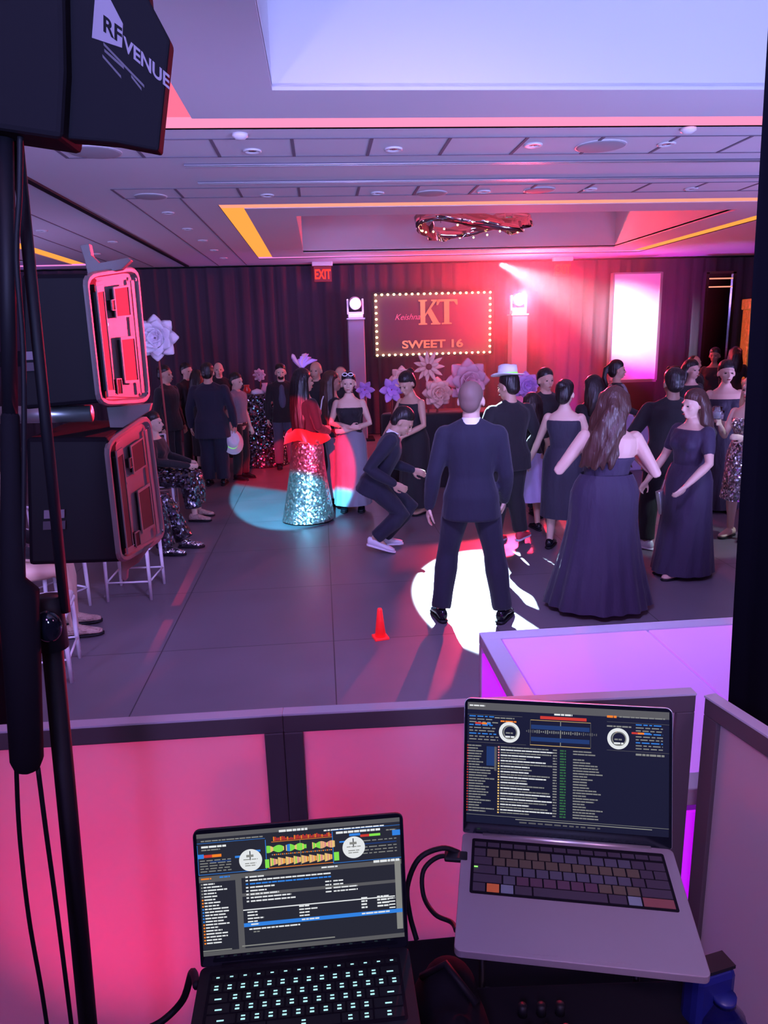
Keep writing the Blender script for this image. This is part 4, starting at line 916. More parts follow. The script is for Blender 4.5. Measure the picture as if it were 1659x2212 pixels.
# ---------------------------------------------------------------- DJ table and laptops
EW = emit('screen_white', (.85, .88, .9), .9); ED = emit('screen_dark', (.018, .02, .03), 1.0); EG = emit('screen_grey', (.10, .10, .105), 1.0)
EB = emit('screen_blue', (.03, .22, .75), 1.0); EO = emit('screen_orange', (1.0, .25, .02), .9); EGr = emit('screen_green', (.25, .85, .08), .9); ER = emit('screen_red', (.75, .05, .03), .8)
EY = emit('screen_yellow', (.95, .62, .2), .9); EN = emit('screen_navy', (.012, .04, .16), 1.0); EP = emit('screen_pink', (.95, .35, .35), .8)
EDim = emit('screen_dim_white', (.42, .43, .40), .55); EDk = emit('screen_ink', (.006, .008, .026), 1.0); EGd = emit('screen_dim_green', (.05, .22, .08), .6)
def screen_mesh(W_, H_, items, mats):   # items: (x0,y0,x1,y1,mat) in 0..1, y down; z layers ascend
    mb = MB(); 
    mb.mi = 0; mb.quad((-W_/2, 0, 0), (W_/2, 0, 0), (W_/2, 0, H_), (-W_/2, 0, H_))
    for k, it in enumerate(items):
        x0, y0, x1, y1, mi = it[:5]; mb.mi = mi; y = -.00006-.0000015*k
        if len(it) > 5:  # ring or disc
            cx, cy, r0, r1 = it[5:9]; n = 40
            P = lambda r, a: (-W_/2+cx*W_+r*W_*cos(a), y, H_-cy*H_+r*W_*sin(a))
            for i in range(n): a, b = 2*pi*i/n, 2*pi*(i+1)/n; mb.quad(P(r0, a), P(r1, a), P(r1, b), P(r0, b))
        else:
            mb.quad((-W_/2+x0*W_, y, H_-y1*H_), (-W_/2+x1*W_, y, H_-y1*H_), (-W_/2+x1*W_, y, H_-y0*H_), (-W_/2+x0*W_, y, H_-y0*H_))
    return mb
rnd = random.Random(3)
def words(x, y, w_, hgt, mi, it, gap=.0035):
    e_ = x+w_
    while x < e_:
        l = min(rnd.uniform(.012, .04), e_-x); it.append((x, y, x+l, y+hgt, mi)); x += l+gap
mats1 = [ED, EW, EG, EB, EO, EGr, ER, EY, EN, EP, EDim]
def items1():
    it = [(0, 0, 1, .035, 2)]
    words(.02, .055, .30, .010, 10, it); words(.40, .02, .14, .018, 1, it); words(.62, .05, .30, .012, 1, it)
    it += [(0, .075, .33, .078, 3), (.66, .06, 1, .063, 3), (0, .33, .33, .334, 3), (.66, .33, 1, .334, 3), (0, .09, .002, .33, 3), (.33, .09, .333, .33, 3), (.66, .07, .663, .33, 3)]
    words(.02, .10, .12, .016, 1, it); words(.02, .128, .09, .010, 10, it); words(.68, .075, .22, .018, 1, it); words(.93, .09, .05, .010, 10, it)
    it += [(.0, .165, .03, .20, 3), (.03, .172, .07, .195, 6), (.07, .172, .115, .195, 4), (.80, .115, .845, .135, 6), (.845, .115, .90, .135, 5), (.745, .10, .80, .12, 3), (.96, .10, 1, .145, 3),
           (.26, .165, .305, .182, 3), (.18, .20, .215, .217, 3), (.695, .155, .73, .168, 3)]
    for r_ in range(5): words(.01, .215+.022*r_, .15, .008, 10, it, .008); words(.81, .165+.026*r_, .17, .008, 10, it, .008)
    it += [(.06, .225, .16, .237, 8), (.81, .19, .98, .20, 8)]
    # deck discs
    for cx, cy in ((.255, .245), (.765, .215)):
        it.append((0, 0, 0, 0, 1, cx, cy, 0, .056)); it.append((cx-.004, cy-.075, cx+.001, cy, 0)); words(cx-.02, cy-.045, .035, .02, 10, it); words(cx-.035, cy-.01, .07, .007, 10, it); words(cx-.028, cy+.022, .055, .007, 10, it); words(cx-.028, cy+.04, .05, .007, 10, it)
    # overview bars and coloured waveforms
    for k in range(34): x = .37+.0085*k; it.append((x, .07+rnd.random()*.02, x+.006, .105, 6 if k % 4 else 4))
    it.append((.36, .11, .66, .114, 4)); it.append((.34, .322, .66, .327, 4)); it.append((.5, .11, .502, .32, 10))
    for x0, x1, c in ((.335, .42, 5), (.43, .45, 3), (.45, .53, 5), (.56, .60, 5), (.60, .67, 9)):
        x = x0
        while x < x1: a = .03*(.45+.55*abs(sin(x*60))); it.append((x, .17-a, x+.0045, .17+a, 7 if rnd.random() < .35 else c)); x += .0048
    for k in range(30): x = .36+.01*k; it.append((x, .212, x+.006, .222, 4 if k % 2 else 10))
    for k, x in enumerate([.35+.0385*q for q in range(8)]):
        x2 = x
        while x2 < x+.033: a = .034*(1-.45*(x2-x)/.033); it.append((x2, .275-a, x2+.0042, .275+a, (7, 7, 9, 7, 4, 7)[int((x2-x)/.006) % 6] if k % 3 else (7, 5, 7, 9, 7, 7)[int((x2-x)/.006) % 6])); x2 += .0046
    it.append((.325, .25, .345, .32, 5)); it.append((.665, .24, .69, .31, 5))
    # library
    it += [(0, .345, 1, .385, 2), (0, .385, .175, .395, 2), (.175, .36, .205, 1, 2), (.965, .345, .995, .93, 10)]
    words(.01, .36, .05, .012, 4, it); words(.10, .355, .05, .012, 3, it); words(.60, .352, .08, .012, 1, it); words(.86, .338, .13, .02, 1, it)
    for k in range(20):
        y = .405+.0255*k; it.append((.008, y, .016, y+.013, 4 if k > 12 or 4 < k < 8 else 3 if k > 7 else 10)); words(.02, y, rnd.uniform(.05, .12), .011, 1, it)
    for k in range(20): it.append((.205, .395+.028*k, .965, .409+.028*k, 0)); 
    for k, (a, b) in enumerate(((.07, 0), (.40, 0), (.40, 0), (.12, .05), (.08, .05), (.14, .12), (.20, .12), (.22, 0))):
        y = .375+.0285*k
        if k == 5: it.append((.205, y-.006, .965, y+.020, 2))
        words(.225, y, .012, .012, 3 if k == 2 else 1, it); words(.245, y, a, .012, 3 if k == 2 else 1, it)
        if b: words(.615, y+.01, .03, .011, 1, it); words(.655, y+.01, b, .011, 1, it)
    it += [(.205, .645, .96, .654, 1)]
    for k in range(4): words(.225, .665+.026*k, .05+.03*(k == 2), .011, 1, it); words(.48, .655+.026*k, .05+.04*(k == 1), .011, 1, it); words(.79, .635+.026*k, .03, .014, 1, it); words(.87, .635+.026*k, .06, .014, 1, it); words(.93, .66+.026*k, .03, .01, 1, it)
    it.append((.205, .758, .995, .790, 3)); words(.24, .766, .04, .012, 1, it); words(.49, .766, .09, .012, 1, it); words(.79, .766, .14, .012, 1, it)
    words(.23, .805, .25, .012, 1, it); words(.25, .83, .03, .01, 10, it); it.append((.19, .94, .65, .950, 10)); it.append((.0, .965, 1, 1, 2)); it.append((0, .953, .14, .962, 10))
    return it
mats2 = [EDk, EDim, EG, EB, EO, EGd, ER, EY, EN, EP, EW]
def items2():
    it = [(0, 0, 1, .06, 2)]; words(.01, .02, .08, .012, 10, it); words(.70, .05, .05, .018, 4, it); words(.76, .052, .22, .010, 1, it); words(.44, .06, .09, .014, 10, it)
    it += [(.0, .10, .28, .103, 2), (.70, .10, 1, .103, 2), (0, .33, .30, .333, 2), (.70, .33, 1, .333, 2)]
    for r_ in range(9): words(.01, .11+.024*r_, .10+.05*rnd.random(), .009, 1 if r_ % 3 else 3, it, .008); words(.84, .11+.024*r_, .13, .009, 1 if r_ % 3 else 3, it, .008)
    words(.14, .115, .10, .010, 1, it); words(.17, .14, .08, .012, 4, it); words(.70, .13, .12, .012, 1, it); words(.72, .17, .06, .012, 4, it)
    it += [(.04, .165, .075, .180, 6), (.075, .165, .10, .18, 4), (.10, .165, .12, .18, 3), (.82, .175, .85, .19, 6), (.85, .175, .88, .19, 4), (.88, .175, .91, .19, 3), (.37, .085, .60, .11, 6), (.32, .12, .62, .123, 7), (.32, .325, .62, .329, 7), (.32, .12, .322, .325, 2), (.62, .12, .622, .325, 2), (.47, .12, .474, .33, 1)]
    for k in range(34): x = .30+.0105*k; a = .006+.010*rnd.random(); it.append((x, .215-a, x+.005, .215+a, 1 if 3 < k < 26 else 2))
    for y in (.16, .26): it.append((.325, y, .615, y+.035, 8))
    for cx, cy in ((.215, .235), (.755, .235)):
        it.append((0, 0, 0, 0, 10, cx, cy, .036, .053)); it.append((0, 0, 0, 0, 1, cx+.004, cy, .030, .036)); words(cx-.018, cy, .036, .012, 1, it); words(cx-.02, cy+.03, .045, .014, 10, it)
    for k in range(25):
        y = .355+.0225*k
        words(.005 if k < 7 else .01, y, .05+.09*rnd.random() if k > 6 else .05+.04*rnd.random(), .010, 1, it, .002); it.append((.0, y, .006, y+.01, 6))
        it.append((.158, y, .166, y+.012, 9 if k < 6 else 7)); words(.172, y, .12+.15*rnd.random(), .010, 10 if k % 2 else 1, it, .002)
        words(.435, y, .02, .010, 1, it); words(.470, y, .03, .012, 5, it)
        if k not in (2,): words(.535, y, .05+.10*rnd.random(), .010, 1, it, .002)
    it += [(.10, .36, .145, .52, 8), (.14, .36, .152, .56, 2), (.25, .945, .92, .952, 1), (0, .93, 1, .933, 1)]; words(.27, .965, .40, .012, 2, it, .01); words(.84, .345, .14, .016, 1, it)
    return it
def laptop(name_lb, loc, rz, W_, D_, HL, ang, deck, lidm, scr, scrm, keycol, colors=None, tilt=0):
    e = empty('laptop', loc, rz, name_lb, 'laptop'); e.rotation_euler = Euler((radians(tilt), 0, rz))
    def slab(w_, d_, t, r=.010, z=0, y0=0):
        pts = []
        for cx, cy, a0 in ((w_/2-r, -r, 0), (-w_/2+r, -r, 90), (-w_/2+r, -d_+r, 180), (w_/2-r, -d_+r, 270)):
            for q in range(6): a = radians(a0+q*18); pts.append(Vector((cx+r*cos(a), cy+r*sin(a)+y0, z)))
        return MB().prism(pts, (0, 0, t))
    base = slab(W_, D_, .013).build('base', deck, e, bevel=.0012)
    slab(W_*.90, D_*.50, .0006, .004, .0130, -D_*.055).build('keyboard_well', 'blackmatte', e)
    slab(W_*.42, D_*.36, .0004, .004, .0130, -D_*.61).build('trackpad', deck, e)
    kw = W_*.88; row_h = D_*.47/6
    layout = [14, 14, 14, 13, 12, 8]; protos = {}
    for r_, nk in enumerate(layout):
        x = -kw/2; y = -D_*.070-row_h*(r_+.5)
        wds = [1]*nk
        if r_ == 1: wds[-1] = 1.5
        if r_ == 2: wds[0] = 1.5
        if r_ == 3: wds[0] = 1.75; wds[-1] = 1.75
        if r_ == 4: wds[0] = 2.25; wds[-1] = 2.25
        if r_ == 5: wds = [1, 1, 1, 1.3, 5.2, 1.3, 1, 2.2]
        tot = sum(wds)
        for k, wd_ in enumerate(wds):
            kx = kw*wd_/tot; col = keycol
            if colors: col = colors(r_, k, nk)
            key = (round(kx, 4), r_ == 0, str(col))
            if key not in protos:
                mb = MB(); mb.box((0, 0, 0), (kx-.0028, row_h*(.62 if r_ == 0 else 1)-.0028, .0012)); 
                if keycol == 'keylit':
                    mb.mi = 1
                    if r_ == 0: mb.box((0, 0, .0007), (.005, .002, .0003))
                    elif wd_ > 1.2 and r_ < 5: mb.box((0, -.002, .0007), (.010, .0022, .0003))
                    else: mb.box((0, .0025, .0007), (.0058, .0022, .0003)); mb.box((0, -.0028, .0007), (.0062, .0026, .0003))
                    mts = ['black', keyw]
                else: mts = [col]
                protos[key] = mb.build('key', mts, base); o = protos[key]
            else: o = protos[key].copy(); COL.objects.link(o); o.parent = base
            o.location = (x+kx/2, y, .0142); x += kx
    a = radians(ang); R = Matrix.Translation((0, .001, .011)) @ Matrix.Rotation(a-pi/2, 4, 'X').inverted()
    # lid stands in the XZ plane, tilted back
    R = Matrix.Translation((0, 0, .012)) @ Matrix.Rotation(-(a-pi/2), 4, 'X')
    pts = []; r = .011
    for cx, cz, a0 in ((W_/2-r, HL-r, 0), (-W_/2+r, HL-r, 90), (-W_/2+.004, .004, 180), (W_/2-.004, .004, 270)):
        rr = r if a0 < 180 else .004
        for q in range(6): an = radians(a0+q*18); pts.append(Vector((cx+rr*cos(an), 0, cz+rr*sin(an))))
    lid = MB().prism(pts, (0, .0045, 0)).xf(R).build('lid', lidm, e, bevel=.0008)
    bz = MB().prism([Vector((q.x*.994, -.0006, q.z*.994+.0006)) for q in pts], (0, .0012, 0)).xf(R).build('bezel', 'blackgloss', lid)
    sm_ = screen_mesh(W_*.965, HL*.885, scr, scrm); sm_.v = [R @ (q+Vector((0, -.0010, HL*.085))) for q in sm_.v]
    so_ = sm_.build('screen', scrm, lid)
    MB().tube([(-W_*.40, -.001, .010), (W_*.40, -.001, .010)], .0055, 12).build('hinge', lidm if lidm != 'black' else 'black', e, smooth=True)
    return e
keyw = emit('key_legend', (.45, .85, .9), 1.1)
KC = {n_: mat(n_, c, .6) for n_, c in dict(key_dark=(.05, .035, .055), key_olive=(.10, .075, .05), key_slate=(.075, .07, .10), key_orange=(.75, .20, .04), key_teal=(.18, .22, .27), key_red=(.22, .07, .07), key_wine=(.09, .04, .07)).items()}
for k_, v_ in KC.items(): M[k_] = v_
def kc(r_, k, n_):
    if r_ == 0: return 'key_dark'
    if r_ == 1: return 'key_olive' if 0 < k < 6 else 'key_slate' if k < 12 and k else 'key_dark'
    if r_ == 2: return 'key_olive' if 0 < k < 12 else 'key_dark'
    if r_ == 3: return 'key_slate' if 0 < k < 11 else 'key_dark'
    if r_ == 4: return 'key_dark' if k in (0, n_-1) else 'key_slate' if k in (1,) else 'key_olive' if k > 7 else 'key_wine'
    return ['key_dark', 'key_orange', 'key_teal', 'key_dark', 'key_dark', 'key_dark', 'key_teal', 'key_red'][k]
L2 = laptop('larger silver laptop with dimmer dark playlist screen and coloured keys', (.387, 1.062, 1.222), radians(-14.0), .357, .247, .240, 108, 'silverdeck', 'silver', items2(), mats2, 'key_dark', kc, 2.5)
MB().box((-.152, -.082, .0158), (.006, .0018, .0004)).build('caps_light', emit('green_led', (.2, 1, .1), 3), L2)
L1 = laptop('smaller black laptop with bright music software screen and lit white keys', (-.066, .938, 1.152), radians(-1.0), .322, .224, .218, 100, 'black', 'black', items1(), mats1, 'keylit', None, 0)
L1.rotation_euler = Euler((0, radians(0), radians(.5)))
def stand(loc, rz, lb, ztop, w_=.26, d_=.2):
    e = empty('laptop_stand', (*loc, .98), rz, lb, 'laptop stand'); hgt = ztop-.98
    for sx in (-1, 1):
        MB().tube([(sx*w_/2, .05-d_, hgt-.006), (sx*w_/2, 0, hgt-.006), (sx*w_/2, .03, hgt*.5), (sx*w_/2, -.02, .008), (sx*w_/2, -d_, .008)], .006, 10).build('side_rail', 'black', e, smooth=True)
    MB().tube([(-w_/2, .0, hgt-.006), (w_/2, .0, hgt-.006)], .006, 10).build('cross_bar', 'black', e); MB().tube([(-w_/2, -.02, .008), (w_/2, -.02, .008)], .006, 10).build('cross_bar', 'black', e)
    MB().box((0, .05-d_, hgt-.004), (w_+.02, .02, .006)).build('front_lip', 'black', e, bevel=.002)
    return e
stand((.36, 1.00), radians(-13), 'folding black stand under the larger silver laptop', 1.222)
stand((-.066, .90), 0, 'folding black stand under the smaller black laptop', 1.152)
# table
e = empty('equipment_table', (.17, .92, 0), 0, 'black covered table carrying both laptops and the mixing gear', 'table')
MB().box((0, 0, .955), (.80, .44, .05)).build('top', 'blackmatte', e, bevel=.005)
for sx in (-1, 1):
    for sy in (-1, 1): MB().tube([(sx*.36, sy*.19, 0), (sx*.36, sy*.19, .93)], .02, 10).build('leg', 'black', e)
# controller
e = empty('dj_controller', (.30, .80, .98), radians(-4), 'black mixing controller with round jog wheel under the larger laptop', 'controller')
MB().box((0, 0, .03), (.60, .33, .06)).build('chassis', 'blackmatte', e, bevel=.006)
for sx in (-.18, .20):
    MB().lathe([(.092, .06), (.092, .072), (.084, .078), (.001, .078)], (sx, -.02, 0), 40).build('jog_wheel', 'blackgloss', e, smooth=True)
    MB().lathe([(.098, .0605), (.098, .064), (.093, .064)], (sx, -.02, 0), 40).build('wheel_ring', 'silver', e)
for k in range(12): MB().lathe([(.008, .06), (.007, .078), (.001, .079)], (-.035+.03*(k % 3), .11-.04*(k//3), 0), 12).build('knob', 'black', e, smooth=True)
for k in range(8): MB().box((-.26+.035*(k % 4)+.38*(k//4), -.14, .063), (.026, .022, .006)).build('pad', 'spkdark', e, bevel=.002)
# bag, hub, cables
e = empty('equipment_bag', (.155, .90, .98), .2, 'soft black bag lying between the two laptops', 'bag')
mb = MB(); mb.ell((0, 0, .06), (.06, .10, .075)).ell((.01, .03, .10), (.045, .05, .05)).ell((-.015, -.05, .08), (.04, .06, .06)); mb.build('body', 'blackmatte', e, remesh=.007, sm=2)
MB().tube([(-.03, .05, .12), (0, .02, .165), (.03, -.03, .13)], .006, 8).build('handle', 'rubber', e, smooth=True)
def cable(pts, r, lb, mt='rubber', nm='cable', sub=6):
    P_ = [Vector(q) for q in pts]; out = []
    for i in range(len(P_)-1):
        p0 = P_[max(i-1, 0)]; p1 = P_[i]; p2 = P_[i+1]; p3 = P_[min(i+2, len(P_)-1)]
        for k in range(sub):
            t = k/sub; out.append(.5*((2*p1)+(p2-p0)*t+(2*p0-5*p1+4*p2-p3)*t*t+(-p0+3*p1-3*p2+p3)*t**3))
    out.append(P_[-1]); o = MB().tube(out, r, 8).build(nm, mt, None, smooth=True); tag(o, lb, 'cable'); return o
a_ = at_y(992, 1842, 1.06)
cable([a_, at_y(955, 1832, 1.06), at_y(905, 1855, 1.05), at_y(880, 1915, 1.04), at_y(885, 1975, 1.02), at_y(900, 2030, 1.0)], .0045, 'black cable looping from the larger laptop to the bag, outer one')
cable([at_y(992, 1855, 1.07), at_y(950, 1850, 1.07), at_y(915, 1880, 1.06), at_y(915, 1935, 1.04), at_y(940, 1975, 1.0), at_y(975, 1992, .98), at_y(985, 2010, .95)], .004, 'black cable looping from the larger laptop to the bag, inner one')
e = empty('cable_plug', a_, radians(-13), 'black connector plugged into the left side of the larger laptop', 'plug'); MB().box((-.005, -.01, 0), (.04, .022, .009)).build('housing', 'black', e, bevel=.003)
MB().box((.017, -.01, 0), (.008, .012, .004)).build('tip', 'silver', e)
cable([at_z(425, 2130, 1.155), at_z(415, 2100, 1.12), at_z(395, 2160, 1.03), at_z(350, 2206, 1.0), at_z(300, 2230, .99)], .006, 'black cable running off the left corner of the smaller laptop')
# water bottle and blue bag at the right
e = empty('water_bottle', (.505, .735, .98), 0, 'clear water bottle with dark blue cap behind the front right laptop corner', 'bottle')
q = at_z(1560, 2200, 1.05); e.location = (q.x, q.y, .98); e.scale = (1.1, 1.1, .66)
MB().lathe([(.001, 0), (.030, .0), (.033, .01), (.031, .03), (.033, .05), (.031, .07), (.033, .09), (.030, .12), (.014, .150), (.0135, .165), (.001, .165)], n=24).build('body', 'glass', e, smooth=True)
MB().lathe([(.0335, .055), (.0335, .10), (.0325, .10)], n=24).build('label', 'bottleblue', e, smooth=True); MB().lathe([(.016, .155), (.016, .175), (.001, .176)], n=16).build('cap', 'bottleblue', e, smooth=True)
q = at_z(1540, 2110, 1.12); e = empty('blue_pouch', (q.x, q.y+.01, .98), .2, 'dark blue pouch standing on the table right of the larger laptop', 'pouch')
MB().box((0, 0, .075), (.075, .04, .15)).build('body', 'bottleblue', e, bevel=.012); MB().box((0, 0, .152), (.07, .03, .006)).build('zip', 'black', e)

# ---------------------------------------------------------------- antenna stand and panel on the left
e = empty('antenna_stand', (-.62, 1.30, 0), 0, 'black stand with tripod base and clamp at the left edge, carrying the antenna', 'stand')
lo = at_y(188, 2190, 1.30); hi = at_y(108, 1345, 1.30); top_ = at_y(36, 300, 1.24); d_ = Vector((.62, -1.30, 0))
foot = lo+(lo-hi).normalized()*((lo.z-.12)/((hi-lo).normalized().z))
MB().tube([foot+d_, hi+d_], .0185, 16).build('lower_tube', 'rubber', e, smooth=True)
MB().tube([hi+d_+Vector((.03, 0, .02)), top_+d_], .0095, 12).build('upper_tube', 'rubber', e, smooth=True)
MB().tube([hi+d_-Vector((0, 0, .05)), hi+d_+Vector((0, 0, .05))], .027, 16).build('clamp', 'black', e, smooth=True)
kb = MB(); kb.tube([hi+d_+Vector((.01, -.02, .0)), hi+d_+Vector((.015, -.05, .005))], [.019, .022], 12).ell(hi+d_+Vector((.016, -.05, .012)), (.024, .016, .030)); kb.build('knob', 'blackgloss', e, smooth=True)
for k in range(3):
    a = 2*pi*k/3+.5; MB().tube([foot+d_+Vector((0, 0, .22)), foot+d_+Vector((.36*cos(a), .36*sin(a), -.10))], .010, 10).build('leg', 'rubber', e, smooth=True)
tp = at_y(42, 1240, 1.22); bt = at_y(58, 1640, 1.22)
e = empty('cable_sleeve', bt, 0, 'thick black cable sleeve hanging at the left edge, rounded at its lower end', 'cable sleeve')
MB().tube([at_y(12, 298, 1.22)-bt, at_y(22, 900, 1.22)-bt], .012, 12).build('cable_bundle', 'rubber', e, smooth=True)
MB().tube([at_y(22, 900, 1.22)-bt, at_y(28, 1250, 1.22)-bt, tp+Vector((-.005, 0, -.03))-bt, Vector((0, 0, 0))], [.014, .020, .032, .028], 16, dome=True).build('sleeve', 'blackmatte', e, smooth=True)
cable([at_y(35, 1650, 1.22), at_y(42, 1800, 1.22), at_y(62, 1980, 1.22), at_y(90, 2140, 1.22), at_y(108, 2260, 1.22)], .0042, 'thin black cable hanging below the sleeve, left one')
cable([at_y(82, 1660, 1.22), at_y(100, 1800, 1.22), at_y(122, 1960, 1.22), at_y(140, 2100, 1.22), at_y(160, 2260, 1.22)], .0045, 'thin black cable hanging below the sleeve, right one')
cable([at_y(44, 290, 1.2), at_y(42, 420, 1.2), at_y(36, 560, 1.21), at_y(50, 760, 1.22), at_y(52, 1000, 1.22), at_y(48, 1260, 1.22)], .0045, 'thin black cable running down from the antenna panel')
# antenna panel
O = at_y(60, 150, 1.20); e = empty('paddle_antenna', O, 0, 'black fin shaped antenna panel printed RF VENUE at the top left', 'antenna')
P_ = lambda px, py, y=1.20: at_y(px, py, y)-O
MB().prism([P_(135, 298), P_(60, 285), P_(60, -40), P_(318, -40), P_(322, 0), P_(367, 85), P_(342, 326), P_(250, 308)], (0, .035, 0)).build('fin', 'blackmatte', e, bevel=.004)
MB().prism([P_(-60, 270, 1.17), P_(132, 299, 1.17), P_(140, 150, 1.17), P_(135, -60, 1.17), P_(-60, -60, 1.17)], (0, .10, 0)).build('housing', 'blackmatte', e, bevel=.008)
MB().prism([P_(206, -10), P_(232, -14), P_(266, 52), P_(264, 104), P_(199, 82)], (0, -.0012, 0)).build('logo_patch', 'logo', e)
def plane_text(body, size, mt, name, p0, p1, up, parent, off):   # text along p0->p1 on the fin
    a = P_(*p0); b_ = P_(*p1); x = (b_-a).normalized(); z = (P_(*up)-a); z = (z-Vector((0, z.y, 0))); z.normalize()
    m_ = Matrix((x, z, Vector((0, -1, 0)))).transposed().to_4x4(); m_.translation = a+Vector((0, off, 0))
    text_mesh(body, size, mt, name, parent, m_, .0004, align='LEFT', bold=.0007)
plane_text('RF', .029, 'blackmatte', 'lettering', (222, 66), (258, 92), (222, 30), e, -.0016)
plane_text('VENUE', .0255, 'logo', 'lettering', (268, 108), (342, 172), (268, 60), e, -.0008)
for a, b_ in (((224, 98), (312, 190)), ((226, 112), (268, 150)), ((222, 124), (262, 170)), ((284, 168), (306, 196))):
    q0, q1 = P_(*a), P_(*b_); MB().prism([q0, q1, q1+Vector((0, 0, .004)), q0+Vector((0, 0, .004))], (0, -.0006, 0)).build('small_print', 'logodim', e)

# ---------------------------------------------------------------- flown loudspeakers
def flank(pts_px, Y, depth_dir, name, lb, holes, bodypx):
    pass
def speaker(lb, corners, Yf, Yb, bodycorners, holes, handle):
    """corners: outline of the moulded side cheek (px), body: black box behind/left of it"""
    c = at_y(*corners[0], Yf); e = empty('line_array_speaker', c, 0, lb, 'loudspeaker')
    xl, xr = (corners[0][0]+corners[3][0])/2, (corners[1][0]+corners[2][0])/2
    N = Vector((-1, .12, 0)).normalized()
    def Q(px, py, y=None):
        # the cheek lies along the box side, running away from the viewer
        if y is None:
            v_ = min(1, max(0, (py-corners[0][1])/(corners[3][1]-corners[0][1]))); l_ = corners[0][0]+(corners[3][0]-corners[0][0])*v_; r_ = corners[1][0]+(corners[2][0]-corners[1][0])*v_
            y = Yf+(Yb-Yf)*min(1.1, max(-.1, (px-l_)/(r_-l_)))
        return at_y(px, py, y)-c
    # rounded outline
    def rounded(poly, r):
        out = []; n_ = len(poly)
        for i in range(n_):
            p0, p1, p2 = Vector(poly[i-1]), Vector(poly[i]), Vector(poly[(i+1) % n_]); a = (p0-p1).normalized()*r; b_ = (p2-p1).normalized()*r
            for t in (0, .25, .5, .75, 1): out.append(p1+a*(1-t)**2+b_*t**2)
        return out
    def warp(u, v): # bilinear in the corner quad: TL TR BR BL
        a = Vector(corners[0])*(1-u)+Vector(corners[1])*u; b_ = Vector(corners[3])*(1-u)+Vector(corners[2])*u; return a*(1-v)+b_*v
    ol = rounded([tuple(q) for q in map(Vector, corners)], 26)
    wall = [Q(*q) for q in ol]; cx = sum((Vector(q) for q in ol), Vector((0, 0)))/len(ol)
    inner = [cx+(q-cx)*.93 for q in ol]
    mb = MB(); k = len(ol)
    mb.rings([[Q(q.x, q.y)+N*.012 for q in ol], [Q(q.x, q.y)+N*(.006) for q in ol], [Q(q.x, q.y) for q in [cx+(q-cx)*.975 for q in ol]], [Q(q.x, q.y) for q in inner], [Q(q.x, q.y)+N*(.010) for q in [cx+(q-cx)*.90 for q in ol]]])
    mb.build('side_cheek', 'spk', e, smooth=False)
    for (u0, v0, u1, v1, dp, mt) in holes:
        pr = [warp(u0, v0), warp(u1, v0), warp(u1, v1), warp(u0, v1)]
        if dp > 0:   # recessed pocket shown as a dark tray set into the cheek
            f = MB(); o_ = [Q(*q)-N*.010 for q in pr]; cc = sum(o_, Vector())/4; i_ = [cc+(q-cc)*.88+N*(dp*.0) for q in o_]
            f.rings([[q+N*(.004) for q in o_], o_, i_, [q+N*(.004) for q in i_]], cap=False); f.build('pocket_rim', 'spk', e)
            MB().prism([q+N*.002 for q in i_], N*.014).build('pocket', mt, e)
        else: MB().prism([Q(*q)-N*0 for q in pr], N*dp).build('rib', mt, e, bevel=.002)
    for u, v in ((.28, .40), (.30, .90), (.93, .92), (.90, .10)):
        q = warp(u, v); MB().lathe([(.006, 0), (.005, .003), (.001, .003)], n=10).xf(Matrix.Translation(Q(q.x, q.y)-N*.001) @ Matrix.Rotation(pi/2, 4, 'Y')).build('bolt', 'chrome', e)
    b0 = [Q(q[0], q[1], Yf+.03) for q in bodycorners]
    b1 = [q+Vector((-.02, Yb-Yf-.05, 0)) for q in b0]; MB().rings([b0, b1]).build('cabinet', 'blackmatte', e, bevel=.01)
    g = [sum(b0, Vector())/4+(q-sum(b0, Vector())/4)*Vector((.93,)*3).x for q in b0]
    MB().prism([q-N*(.004) for q in g], (0, .006, 0)).build('grille', 'spkdark', e)
    for px, py in handle:
        MB().prism([Q(px-22, py-10, Yf+.02), Q(px+22, py-12, Yf+.02), Q(px+22, py+6, Yf+.02), Q(px-22, py+8, Yf+.02)], (0, -.004, 0)).build('badge', 'logo', e)
        MB().prism([Q(px-24, py+14, Yf+.02), Q(px+24, py+12, Yf+.02), Q(px+24, py+30, Yf+.02), Q(px-24, py+32, Yf+.02)], (0, -.004, 0)).build('badge', 'logodim', e)
    return e
HO = [(.10, .10, .24, .93, .02, 'spkdark'), (.42, .13, .72, .36, .02, 'spkdark'), (.46, .50, .74, .84, .02, 'spkdark'), (.80, .10, .86, .92, -.004, 'spk'), (.30, .80, .40, .92, .01, 'blackmatte'), (.36, .22, .44, .30, .01, 'spkdark')]
S1 = speaker('upper black loudspeaker of the flown pair with grey flank lit red', [(186, 590), (300, 572), (328, 872), (218, 878)], 2.02, 2.50, [(45, 592), (190, 590), (220, 870), (50, 885)], HO, [(72, 770)])
S2 = speaker('lower black loudspeaker of the flown pair, tilted, with purple lit flank', [(232, 955), (325, 890), (360, 1165), (262, 1222)], 1.98, 2.46, [(55, 945), (232, 945), (262, 1215), (62, 1222)], HO, [(118, 1112)])
e = empty('speaker_tower', (-1.28, 2.45, 0), 0, 'black lifting tower behind the antenna stand holding the pair of loudspeakers', 'tower'); o_ = Vector((-1.28, 2.45, 0))
MB().box((0, .22, 1.35), (.06, .06, 2.6)).build('mast', 'blackmatte', e, bevel=.004)
for sx, sy in ((-.5, -.3), (.1, -.4), (-.5, .6), (.1, .7)): MB().tube([(0, .22, .10), (sx, sy+.1, .02)], .018, 10).build('outrigger', 'black', e)
q0, q1 = at_y(-20, 897, 2.28)-o_, at_y(198, 893, 2.28)-o_
MB().tube([q0, q1], .026, 16).build('cross_bar', 'silver', e, smooth=True)
